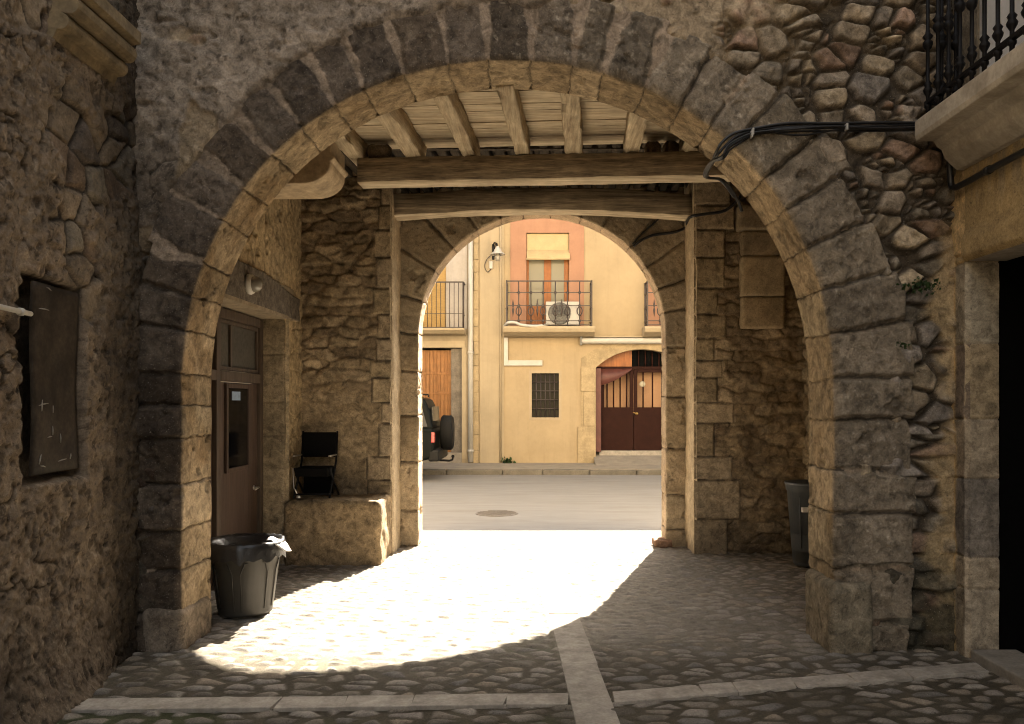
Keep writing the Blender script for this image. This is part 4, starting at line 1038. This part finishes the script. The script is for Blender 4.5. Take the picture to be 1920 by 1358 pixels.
# right bin
CX, CY = 2.745, 7.92
sbn = thing('litter_bin', 'tall slate grey bin half hidden by the right pier of the big arch', 'bin', (CX, CY, 0), 'rubbish bins in the passage')
MB().lathe([(0, .01), (.155, .01), (.165, .02), (.175, .155), (.18, .16), (.222, .74), (.235, .745), (.24, .80), (.248, .805), (.248, .825), (.232, .826), (.17, .05), (0, .05)], (CX, CY, 0), 36, caps=False).build('body', M['bingrey'], sbn)
for a in (3.9, 4.5, 5.1):
    MB().tube([(CX + (.187 + .0) * math.cos(a), CY + .187 * math.sin(a), .19), (CX + .221 * math.cos(a), CY + .221 * math.sin(a), .70)], .006, 6).build('side_rib', M['bingrey'], sbn)
MB().box(2.585, 2.64, CY - .238, CY - .205, .555, .60).build('sticker', M['paper'], sbn)
# bulkhead lamp over the door
bl = thing('bulkhead_lamp', 'round bulkhead lamp with a clear dome fixed on the dark lintel above the brown door', 'lamp', (PL, 6.90, 2.63))
MB().lathe([(.086, 0), (.09, .02), (.082, .04), (.066, .045)], (PL + .032, 6.90, 2.63), 24, 'x').build('lamp_base', M['lampbase'], bl)
MB().lathe([(.067, .045), (.067, .068), (.058, .095), (.036, .115), (.0, .122)], (PL + .032, 6.90, 2.63), 20, 'x', False).build('glass_dome', M['lampglass'], bl)
# wall plants
def tuft(name, label, c, n, size, seed, out=(0, -1, 0), spread=(.1, .03, .04)):
    rg = random.Random(seed); b = MB()
    for _ in range(n):
        p = Vector(c) + Vector((rg.gauss(0, spread[0]), rg.gauss(0, spread[1]), rg.gauss(0, spread[2])))
        d = Vector((rg.uniform(-1, 1), rg.uniform(-1, 1), rg.uniform(-.3, 1))) + Vector(out) * .6
        d.normalize(); s = d.cross(Vector((rg.uniform(-1, 1), rg.uniform(-1, 1), rg.uniform(-1, 1)))).normalized()
        l = size * rg.uniform(.5, 1.2); w = l * .35; up = d.cross(s) * l * .15
        b.add([p, p + d * l * .5 + s * w + up, p + d * l, p + d * l * .5 - s * w + up], [(0, 1, 2), (0, 2, 3)])
    return tag(b.build(name, M['leaf']), label, 'plant')
tuft('wall_plant', 'dark green tuft rooted in a joint of the rubble wall beside the doorway corner', W(1722, 538, Y1 - .05), 90, .035, 1, spread=(.065, .02, .022))
tuft('wall_plant', 'tiny green sprig in the joint under a broad reddish stone of the right pier', W(1690, 648, Y1 - .05), 24, .025, 2, spread=(.02, .015, .015))
tuft('weed', 'small weed sprouting where the ochre house meets the pavement', W(951, 866, YF - .05), 50, .12, 3, spread=(.08, .04, .04))

# ================================================================== STREET FRONT
def FX(u): return (u - UX) / 75.0
def FZ(v): return EYE + (VY - v) / 75.0
XS = FX(898)
ye = thing('ochre_house', 'ochre stucco house with salmon window surround and arched maroon gate across the road', 'house', (3, YF, .12))
gx0, gx1 = FX(1117), FX(1290)
garage = archloop(gx0, gx1, .05, FZ(690), FZ(655))
w1 = rect(FX(987), FX(1067), FZ(614), FZ(437)); w2 = rect(FX(997), FX(1048), FZ(783), FZ(700)); w3 = rect(FX(1246), FX(1326), FZ(614), FZ(437))
def notch_plate(name, x0, x1, z0, z1, notch, holes, t0, t1, mat, parent):
    """wall whose door openings reach its foot: the door loop is woven into the outline"""
    out = [(x0, z0)]
    for nl in notch:
        out += [(nl[0][0], z0)] + nl[2:][::-1] + [(nl[1][0], z0)]
    out += [(x1, z0), (x1, z1), (x0, z1)]
    return plate(name, out, holes, 'y', t0, t1, mat, parent)
notch_plate('wall', XS, 14, .0, 7.58, [garage], [w1, w2, w3], YF, YF + .30, M['yellow'], ye)
MB().box(XS, 14, YF + 1.6, YF + 1.8, 0, 7.58).box(XS + .02, 14, YF + .31, YF + 1.6, 3.0, 3.2).box(XS, 14, YF - .55, YF + 3.2, 7.60, 7.70).build('house_mass', M['inner_mass'], ye)
MB().box(FX(900), FX(945), YF - .035, YF - .002, 0.11, 7.58).build('corner_pilaster', M['yellow_light'], ye, .004)
MB().tube([(FX(939), YF - .06, .12), (FX(939), YF - .06, 7.5)], .028, 10).build('painted_pipe', M['yellow_light'], ye)
for x0, x1, hl in ((957, 1095, w1), (1213, 1357, w3)):
    plate('window_surround', rect(FX(x0), FX(x1), FZ(616), FZ(405)), [hl], 'y', YF - .03, YF - .001, M['salmon'], ye)
def french(x0, x1, full):
    f = MB(); zt, zb_ = FZ(487), FZ(614); a, b = FX(x0), FX(x1); mid = (a + b) / 2; yy = YF + .14
    w = .09
    for p, q in ((a, a + w * .7), (mid - w, mid + w), (b - w * 1.3, b)): f.box(p, q, yy, yy + .06, zb_, FZ(437))
    f.box(a + w * .7, b - w * 1.3, yy + .001, yy + .059, zb_, zb_ + .55); f.box(a + w * .7, b - w * 1.3, yy + .002, yy + .058, FZ(441), FZ(437))
    o = f.build('french_window', M['orangewood'], ye, .006)
    MB().box(a + w * .7, b - w * 1.3, yy + .03, yy + .036, zb_ + .55, FZ(441)).build('pane', M['french_glass'], o)
    c_ = MB()
    n = 40; vs = []
    for i in range(n + 1):
        xx = a + .05 + (b - a - .1) * i / n; vs += [(xx, yy + .12 + .015 * math.sin(i * 1.9), zb_ + .5), (xx, yy + .12 + .015 * math.sin(i * 1.9), zt + .1)]
    c_.add(vs, [(2 * i, 2 * i + 2, 2 * i + 3, 2 * i + 1) for i in range(n)], True)
    o2 = c_.build('curtain', M['curtain'], o)
    r_ = MB()
    r_.box(a + .01, b - .01, YF + .045, YF + .055, FZ(468), FZ(438))
    n = 14
    vs = []; 
    for i in range(n + 1):
        t = i / n
        zz = FZ(468) - (FZ(468) - FZ(487)) * t; yq = YF + .05 - .14 * math.sin(t * 1.5)
        vs += [(a + .01, yq, zz), (b + .02, yq, zz)]
    r_.add(vs, [(2 * i, 2 * i + 1, 2 * i + 3, 2 * i + 2) for i in range(n)])
    r_.tube([(a, YF - .09, FZ(487)), (b + .02, YF - .09, FZ(487))], .025, 8)
    for q in (.33, .67): r_.box(a + (b - a) * q - .006, a + (b - a) * q + .006, YF + .038, YF + .044, FZ(470), FZ(438))
    if full: r_.build('roller_blind', M['blind'], o)
french(987, 1067, True); french(1246, 1326, False)
# barred window
plate('window_trim', rect(FX(992), FX(1053), FZ(788), FZ(695)), [rect(FX(997), FX(1048), FZ(783), FZ(700))], 'y', YF - .012, YF - .001, M['yellow_light'], ye)
o = MB().box(FX(997), FX(1048), YF + .12, YF + .14, FZ(783), FZ(700)).build('barred_window', M['window'], ye)
wb = MB()
for q in range(1, 6): xx = FX(997) + (FX(1048) - FX(997)) * q / 6; wb.tube([(xx, YF + .06, FZ(783)), (xx, YF + .06, FZ(700))], .016, 6)
for q in range(1, 5): zz = FZ(783) + (FZ(700) - FZ(783)) * q / 5; wb.tube([(FX(997), YF + .05, zz), (FX(1048), YF + .05, zz)], .014, 6)
wb.build('window_grille', M['rail'], o)
# balconies
def fancy_balcony(x0, x1):
    a, b = FX(x0), FX(x1); zt, zb_ = FZ(533), FZ(613); yo = YF - .50
    s = MB().prism([(YF, FZ(634)), (YF - .30, FZ(632)), (yo - .02, FZ(626)), (yo - .06, FZ(620)), (yo - .06, FZ(615.5)), (YF, FZ(615.5))], 'x', a - .08, b + .08).build('balcony', M['yellow_light'], ye, .012)
    r = MB(); pt = .010
    posts = [(a, yo), (b, yo), (a, YF - .02), (b, YF - .02)]
    for p in posts: r.box(p[0] - .014, p[0] + .014, p[1] - .014, p[1] + .014, zb_ - .02, zt + .02)
    for zz in (zt, zt - .28, zt - .60, zb_ + .10, zb_ + .0):
        k_ = .014 if zz == zt else .010
        r.box(a, b, yo - k_, yo + k_, zz - k_, zz + k_)
        for xx in (a, b): r.box(xx - k_, xx + k_, yo, YF - .02, zz - k_, zz + k_)
    n = 7
    for i in range(1, n):
        xx = a + (b - a) * i / n
        r.tube([(xx, yo, zb_), (xx, yo, zt)], .014, 6)
        for zz in (zt - .28, zt - .60, zb_ + .10):
            r.lathe([(.0, -.055), (.045, 0), (.0, .055)], (xx, yo, zz), 8, 'z', False)
        z0 = zb_ + .28
        for sg in (-1, 1):     # scrolls
            r.tube([(xx + sg * (.008 + .055 * math.sin(w)), yo - .004, z0 - .05 + .15 * (1 - math.cos(w)) * .5 + .02 * w) for w in np.linspace(0, 3.6, 9)], .015, 5)
        if i % 2: r.lathe([(.005, -.22), (.028, -.06), (.012, 0), (.028, .06), (.005, .2)], (xx - .14, yo, zb_ + .42), 8)
    for yq in (YF - .18, YF - .34):
        for xx in (a, b): r.tube([(xx, yq, zb_), (xx, yq, zt)], .010, 6); r.lathe([(0, -.05), (.035, 0), (0, .05)], (xx, yq, zb_ + .42), 8, 'z', False)
    r.build('balcony_railing', M['rail'], s)
fancy_balcony(951, 1107); fancy_balcony(1209, 1366)
# arched gate
so = [(p[0], p[1]) for p in garage]
big = archloop(FX(1090), FX(1317), .05, FZ(672), FZ(632))
gp = [(big[0][0], .1)] + big[2:][::-1] + [(big[1][0], .1), (gx1, .1)] + garage[2:] + [(gx0, .1)]
plate('gate_surround', gp, [], 'y', YF - .028, YF - .002, M['quoin'], ye)
jl = MB()
for i, (v0, v1, ub) in enumerate(((870, 800, 1092), (799, 735, 1103), (734, 690, 1098))): jl.box(FX(ub) - .12, FX(1117), YF - .05, YF - .029, FZ(v0), FZ(v1))
jl.build('jamb_block', M['quoin'], ye, .012)
mid = FX(1190); yg = YF + .22; zb_, zm, zt = FZ(848), FZ(764), FZ(692)
MB().box(gx0, gx1, YF + .55, YF + .60, zb_, FZ(650)).build('gate_backing', M['peach'], ye)
MB().box(gx0 - .02, gx0 + .14, YF + .05, yg + .06, zb_, zt + .02).build('gate_post', M['maroonlight'], ye, .01)
MB().box(gx1 - .14, gx1 + .02, YF + .05, yg + .06, zb_, zt + .02).build('gate_post', M['maroonlight'], ye, .01)
for a, b in ((gx0 + .14, mid - .006), (mid + .006, gx1 - .14)):
    g_ = MB().box(a, b, yg, yg + .05, zb_ + .03, zm)
    g_.box(a, a + .09, yg + .001, yg + .049, zm, zt).box(b - .09, b, yg + .001, yg + .049, zm, zt).box(a + .09, b - .09, yg + .002, yg + .048, zt - .08, zt)
    g_ = g_.build('gate_leaf', M['maroon'], ye, .006)
    bb = MB(); k = 5
    for q in range(1, k): xx = a + (b - a) * q / k; bb.tube([(xx, yg + .025, zm), (xx, yg + .025, zt - .07)], .02, 6)
    bb.build('gate_bar', M['maroon'], g_)
MB().lathe([(.035, 0), (.04, -.02), (.02, -.05)], (mid + .08, yg, FZ(776)), 12, 'y').tube([(mid + .08, yg - .04, FZ(776)), (mid - .02, yg - .05, FZ(774))], .012).build('gate_handle', M['brass'], ye)
MB().lathe([(.0, 0), (.075, 0), (.075, -.01), (0, -.01)], (FX(1207), yg + .018, FZ(720)), 20, 'y', False).build('gate_sticker', M['curtain'], ye)
MB().box(gx0, FX(1187), yg + .04, yg + .09, zt + .03, FZ(650)).build('transom_panel', M['orangewood'], ye)
tg = MB().box(FX(1187), gx1, yg + .06, yg + .09, zt + .03, FZ(650))
tg.build('transom_panel', M['blackvoid'], ye)
tb = MB()
for q in range(1, 8): tb.tube([(FX(1187) + (gx1 - FX(1187)) * q / 8, yg + .03, zt), (FX(1187) + (gx1 - FX(1187)) * q / 8, yg + .03, FZ(656))], .018, 6)
tb.box(gx0, gx1, yg - .01, yg + .06, zt + .001, zt + .07); tb.build('transom_bar', M['maroon'], ye)
cv_ = MB(); vs = []; n = 12
for i in range(n + 1):
    t = i / n; xx = gx0 + .02 + (FX(1187) - gx0 - .02) * t
    vs += [(xx, yg - .02 - .05 * math.sin(t * 3), zt + .01), (xx, yg - .05 - .08 * math.sin(t * 3), zt - .42 + .42 * t ** 1.7)]
cv_.add(vs, [(2 * i, 2 * i + 2, 2 * i + 3, 2 * i + 1) for i in range(n)], True)
o = cv_.build('gate_curtain', M['maroonlight'], ye); m_ = o.modifiers.new('s', 'SOLIDIFY'); m_.thickness = .015
MB().prism([(YF - .75, .118), (YF + .6, FZ(848) + .02), (YF + .6, .0), (YF - .75, .0)], 'x', gx0 - .05, gx1 + .2).build('gate_ramp', M['pave'], ye)
MB().box(gx0 + .1, gx1 - .1, YF + .10, YF + .34, .2, FZ(848) + .03).build('gate_sill', M['sillplate'], ye)
# white cable trunking and hose of the cooling unit
MB().box(FX(945) - .0, FX(945) + .10, YF - .07, YF - .036, FZ(686), FZ(622)).box(FX(945) + .1, FX(1017), YF - .07, YF - .036, FZ(686), FZ(676)).build('trunking', M['white'], ye, .006)
acu = thing('cooling_unit', 'white boxed air cooling unit with round fan grille on the ochre house balcony', 'air conditioner', (FX(1055), YF - .3, FZ(615)))
ax0, ax1, az0, az1, ay = FX(1023), FX(1086), FZ(613), FZ(569), YF - .36
MB().box(ax0, ax1, ay, ay + .28, az0, az1).build('casing', M['white'], acu, .015)
fc = (FX(1048), ay - .004, (az0 + az1) / 2)
MB().lathe([(.0, 0), (.27, 0), (.275, -.012), (.255, -.016), (0, -.004)], fc, 32, 'y', False).build('fan_opening', M['acgrey'], acu)
g_ = MB()
for r_ in (.08, .14, .20, .255): g_.tube([(fc[0] + r_ * math.cos(w), fc[1] - .018, fc[2] + r_ * math.sin(w)) for w in np.linspace(0, 2 * math.pi, 25)], .005, 5)
for w in np.linspace(0, math.pi, 7)[:-1]: g_.tube([(fc[0] - .255 * math.cos(w), fc[1] - .02, fc[2] - .255 * math.sin(w)), (fc[0] + .255 * math.cos(w), fc[1] - .02, fc[2] + .255 * math.sin(w))], .004, 5)
g_.lathe([(0, 0), (.05, 0), (.05, -.012), (0, -.012)], (fc[0], fc[1] - .014, fc[2]), 14, 'y', False)
g_.build('fan_grille', M['acgrey'], acu)
t = MB().tube(dense([(FX(945) + .05, YF - .06, FZ(624)), (FX(946) + .0, YF - .25, FZ(616)), (FX(953), YF - .57, FZ(610)), (FX(965), YF - .585, FZ(609)), (FX(980), YF - .585, FZ(614)), (FX(1005), YF - .54, FZ(615.5)), (FX(1028), YF - .42, FZ(612))]), .035, 8)
t.build('hose', M['white'], acu)
# awning cassette
aw = thing('rolled_awning', 'long white rolled-up awning cassette above the maroon gate', 'awning', (FX(1180), YF - .1, FZ(640)))
MB().lathe([(.07, FX(1090)), (.075, FX(1092)), (.075, FX(1320)), (.07, FX(1322))], (0, YF - .14, FZ(640)), 16, 'x').build('cassette', M['white'], aw)
MB().box(FX(1087), FX(1091), YF - .2, YF, FZ(648), FZ(632)).build('end_bracket', M['acgrey'], aw)
MB().box(FX(1322), FX(1326), YF - .2, YF, FZ(648), FZ(632)).build('end_bracket', M['acgrey'], aw)
MB().box(FX(1090), FX(1322), YF - .16, YF - .002, FZ(633.5), FZ(631)).build('rain_hood', M['yellow_light'], aw)
# street lamp on the wall
sl = thing('wall_lamp', 'white bell-shaped street lamp on a black bracket fixed to the ochre house', 'lamp', (FX(926), YF - .04, FZ(470)))
MB().box(FX(925) - .03, FX(925) + .03, YF - .06, YF - .035, FZ(488), FZ(459)).tube([(FX(925), YF - .05, FZ(461)), (FX(928), YF - .25, FZ(459)), (FX(933), YF - .45, FZ(464)), (FX(934), YF - .5, FZ(472))], .022).tube([(FX(925), YF - .05, FZ(480)), (FX(930), YF - .3, FZ(463))], .014).build('bracket', M['iron'], sl)
MB().lathe([(.03, .18), (.05, .14), (.085, .10), (.10, .05), (.17, .0), (.185, -.02), (.17, -.02), (.09, .04), (.02, .1)], (FX(935), YF - .5, FZ(483)), 24, caps=False).build('lamp_shade', M['white'], sl)
MB().lathe([(.0, -.16), (.05, -.14), (.06, -.06), (.05, .02), (0, .02)], (FX(935), YF - .5, FZ(485)), 14, caps=False).build('bulb', M['lampglass'], sl)
MB().box(FX(918), FX(924), YF - .11, YF - .036, FZ(505), FZ(491)).build('ballast_box', M['white'], sl, .008)
MB().tube(dense([(FX(924), YF - .06, FZ(478)), (FX(914), YF - .07, FZ(486)), (FX(909), YF - .06, FZ(500)), (FX(914), YF - .06, FZ(511)), (FX(921), YF - .07, FZ(506))]), .010, 6).build('lamp_cable', M['rail'], sl)

# ---- house on the left side of the street front
lhs = thing('grey_house', 'beige rendered house with straw blind balcony and slatted brown door behind the parked car', 'house', (-6, YF, .12))
dl = rect(FX(755), FX(866), .0, FZ(652)); bw = rect(FX(762), FX(836), FZ(617), FZ(398))
notch_plate('wall', -14, XS, .0, 7.58, [dl], [bw], YF, YF + .3, M['greywall'], lhs)
MB().box(-14, XS, YF + 1.6, YF + 1.8, 0, 7.58).box(-14, XS - .02, YF + .31, YF + 1.6, 3.1, 3.3).box(-14, XS - .01, YF - .55, YF + 3.2, 7.605, 7.705).build('house_mass', M['inner_mass'], lhs)
MB().box(FX(836.5), FX(876), YF - .012, YF - .001, FZ(617), FZ(395)).build('pale_panel', M['whitewall'], lhs)
qb = MB(); zz = .1; rg = random.Random(3)
while zz < 7.5:
    hq = rg.uniform(.26, .5); qb.box(FX(889) - rg.uniform(0, .06), FX(897.6), YF - .03 - rg.uniform(0, .008), YF - .002, zz + .006, min(zz + hq, 7.55)); zz += hq
qb.build('quoin', M['quoin'], lhs, .01)
dp = MB().tube([(FX(883), YF - .09, .15), (FX(883), YF - .09, 7.5)], .062, 14)
for v_ in (430, 662, 845): dp.lathe([(.075, -.03), (.075, .03)], (FX(883), YF - .09, FZ(v_)), 14)
dp.build('downpipe', M['white'], lhs)
sd = MB(); k = 13; a, b = FX(755), FX(845)
for q in range(k): sd.box(a + (b - a) * q / k + .008, a + (b - a) * (q + 1) / k - .008, YF + .2, YF + .235, FZ(850), FZ(656))
sd.box(a, b, YF + .215, YF + .25, FZ(850), FZ(656))
for v_ in (700, 738, 790): sd.box(a, b, YF + .185, YF + .24, FZ(v_) - .03, FZ(v_) + .03)
sd.build('slatted_door', M['slat'], lhs, .004)
MB().box(FX(845), FX(866) + .02, YF + .10, YF + .29, FZ(852), FZ(653)).build('stone_jamb', M['greystone'], lhs, .01)
MB().box(FX(755), FX(866), YF - .06, YF + .29, .1, FZ(849)).build('door_step', M['pave'], lhs, .01)
MB().box(FX(750), FX(872), YF - .015, YF - .001, FZ(652), FZ(640)).box(FX(866), FX(875), YF - .015, YF - .001, FZ(860), FZ(652.2)).build('door_trim', M['yellow_light'], lhs)
bl_ = MB().box(FX(762), FX(836), YF + .04, YF + .055, FZ(617), FZ(398))
for q in range(70): bl_.box(FX(762), FX(836), YF + .03, YF + .042, FZ(617) + q * .042, FZ(617) + q * .042 + .03)
bl_.build('straw_blind', M['straw'], lhs)
bs_ = MB().prism([(YF, FZ(630)), (YF - .34, FZ(628)), (YF - .46, FZ(622)), (YF - .46, FZ(618.5)), (YF, FZ(618.5))], 'x', FX(745), FX(874)).build('balcony', M['yellow_light'], lhs, .01)
r = MB(); a, b, yo = FX(748), FX(871), YF - .42
for zz, k_ in ((FZ(534), .016), (FZ(617), .010), (FZ(592), .007)):
    r.box(a, b, yo - k_, yo + k_, zz - k_, zz + k_); r.box(b - k_, b + k_, yo, YF, zz - k_, zz + k_)
for q in range(16): xx = a + (b - a) * q / 15; r.tube([(xx, yo, FZ(618)), (xx, yo, FZ(534))], .009 if q < 15 else .018, 6)
for yq in (YF - .14, YF - .28): r.tube([(b, yq, FZ(618)), (b, yq, FZ(534))], .009, 6)
r.build('balcony_railing', M['rail'], bs_)

# ---- parked car, tail to the right
cx1, ya, yb = -2.02, 16.25, 17.95
car = thing('parked_car', 'dark off-road car with a spare wheel on its tail parked at the far kerb', 'car', (-4.1, 17.1, 0))
def carhalf(prof, w0, w1, yc, name, mat, bevel):
    b = MB(); n = len(prof)
    V = []
    for sg, in ((-1,), (1,)):
        for (xx, zz, wf) in prof: V.append((xx, yc + sg * (w0 + (w1 - w0) * wf), zz))
    F = [(i, (i + 1) % n, n + (i + 1) % n, n + i) for i in range(n)] + [tuple(range(n))[::-1], tuple(n + i for i in range(n))]
    b.add(V, F); return b.build(name, mat, car, bevel, 3)
yc = (ya + yb) / 2
body = [(cx1 - .02, .48, 0), (cx1, .60, 0), (cx1 + .0, 1.02, 0), (cx1 - .06, 1.10, .2), (-4.2, 1.10, .2), (-5.5, 1.02, .2), (-6.15, .92, .1), (-6.22, .60, 0), (-6.15, .42, 0), (cx1 - .3, .42, 0)]
carhalf(body, .86, .82, yc, 'body', M['carpaint'], .05)
cab = [(cx1 - .03, 1.08, 0), (cx1 - .10, 1.45, .65), (cx1 - .22, 1.70, .95), (cx1 - .5, 1.76, 1), (-3.9, 1.76, 1), (-4.4, 1.62, .8), (-4.75, 1.08, 0)]
carhalf(cab, .80, .64, yc, 'cabin', M['carpaint'], .05)
for sg in (-1, 1):
    for x0, x1 in ((-2.95, -2.22), (-3.85, -3.05), (-4.5, -3.93)):
        b = MB(); d0 = .805; d1 = .69
        sl_ = .18 if x1 > -2.5 else (.0 if x0 > -4 else 0)
        lf = .30 if x0 < -4.2 else 0
        b.add([(x0, yc + sg * .797, 1.13), (x1 + .06 * (sl_ > 0), yc + sg * .797, 1.13), (x1 - sl_ * .5, yc + sg * .690, 1.62), (x0 + lf, yc + sg * .690, 1.62),
               (x0, yc + sg * .77, 1.13), (x1 + .06 * (sl_ > 0), yc + sg * .77, 1.13), (x1 - sl_ * .5, yc + sg * .66, 1.62), (x0 + lf, yc + sg * .66, 1.62)],
              [(0, 1, 2, 3), (4, 7, 6, 5), (0, 4, 5, 1), (1, 5, 6, 2), (2, 6, 7, 3), (3, 7, 4, 0)])
        b.build('side_window', M['carglass'], car)
    MB().box(cx1 - .06, cx1 + .018, yc + sg * .80 - .07, yc + sg * .80 + .07, .80, 1.02).build('tail_light', M['redlens'], car, .015)
    MB().tube([(cx1 - .3, yc + sg * .6, 1.80), (-3.9, yc + sg * .6, 1.80)], .018).tube([(cx1 - .3, yc + sg * .6, 1.74), (cx1 - .3, yc + sg * .6, 1.80)], .015).build('roof_rail', M['carplastic'], car)
MB().box(cx1 - .12, cx1 + .10, yc - .86, yc + .86, .42, .66).build('bumper', M['carplastic'], car, .04)
MB().box(cx1 - .075, cx1 - .06, yc - .6, yc + .6, 1.16, 1.54).build('rear_window', M['carglass'], car)
MB().tube([(cx1 - .1, yc, .40), (cx1 + .22, yc, .38), (cx1 + .29, yc, .40), (cx1 + .30, yc, .47)], .022).lathe([(.03, 0), (.035, .03), (.02, .055)], (cx1 + .30, yc, .45), 12).build('tow_hook', M['iron'], car)
def wheel(xx, yy, zz, axis, r, w, name):
    t = MB().lathe([(r * .6, -w / 2), (r * .9, -w / 2), (r, -w / 2 + .035), (r, w / 2 - .035), (r * .9, w / 2), (r * .6, w / 2)], (xx, yy, zz), 36, axis).build(name, M['tyre'], car)
    MB().lathe([(0, -w / 2 - .004), (r * .2, -w / 2 - .008), (r * .58, -w / 2 + .02), (r * .60, w / 2 + .002), (0, w / 2 + .006)], (xx, yy, zz), 24, axis, False).build('rim', M['carplastic'] if axis == 'x' else M['steel'], t)
for xx in (-2.85, -5.35):
    for yy in (ya + .10, yb - .10): wheel(xx, yy, .36, 'y', .36, .24, 'wheel')
wheel(cx1 + .175, yc + .05, .98, 'x', .37, .25, 'spare_wheel')

# ---- surroundings that shape the light: gatehouse top and the houses up the alley are part of their walls
MB().box(-9, 9, Y1B - .02, Y2B, 4.62, 8.2).build('gatehouse_mass', M['inner_mass'], rear)

# ------------------------------------------------------------------ world, sun, camera
SUN_EL, SUN_AZ = 38.0, 18.0        # azimuth measured from +Y towards +X
w = bpy.data.worlds.new('World'); SC.world = w; w.use_nodes = True
nt = w.node_tree; bg = nt.nodes['Background']
sky = nt.nodes.new('ShaderNodeTexSky'); sky.sky_type = 'NISHITA'; sky.sun_disc = False
sky.sun_elevation = R(SUN_EL); sky.sun_rotation = R(SUN_AZ)
sky.air_density = 1.0; sky.dust_density = 4.0; sky.ozone_density = .6
hs = nt.nodes.new('ShaderNodeHueSaturation'); hs.inputs['Saturation'].default_value = .35
nt.links.new(sky.outputs[0], hs.inputs['Color']); nt.links.new(hs.outputs[0], bg.inputs[0]); bg.inputs[1].default_value = .065
L = bpy.data.lights.new('sun', 'SUN'); L.energy = 5.0; L.angle = R(.5); L.color = (1, .95, .87)
lo = bpy.data.objects.new('sun', L); COL.objects.link(lo)
d = Vector((math.sin(R(SUN_AZ)) * math.cos(R(SUN_EL)), math.cos(R(SUN_AZ)) * math.cos(R(SUN_EL)), math.sin(R(SUN_EL))))
lo.rotation_euler = d.to_track_quat('Z', 'Y').to_euler(); lo.location = d * 40
cam = bpy.data.cameras.new('camera'); co = bpy.data.objects.new('camera', cam); COL.objects.link(co)
co.location = (0, 0, EYE); co.rotation_euler = (R(90), 0, 0)
cam.sensor_width = 36; cam.lens = FOC / 1920 * 36
cam.shift_x = (960 - UX) / 1920; cam.shift_y = (VY - 679) / 1920
cam.clip_end = 500; cam.clip_start = .05
SC.camera = co
vs = SC.view_settings; vs.view_transform = 'Standard'; vs.look = 'None'; vs.gamma = 1; vs.exposure = 3.25
vs.use_white_balance = True; vs.white_balance_temperature = 7300; vs.white_balance_tint = 10
cy = SC.cycles
SC.render.filter_size = 1.0; cy.filter_width = 1.05; cy.use_denoising = True; cy.max_bounces = 12; cy.diffuse_bounces = 7; cy.glossy_bounces = 4
cy.sample_clamp_indirect = 12; cy.use_adaptive_sampling = True; cy.adaptive_threshold = .02
try: cy.denoiser = 'OPENIMAGEDENOISE'
except Exception: pass
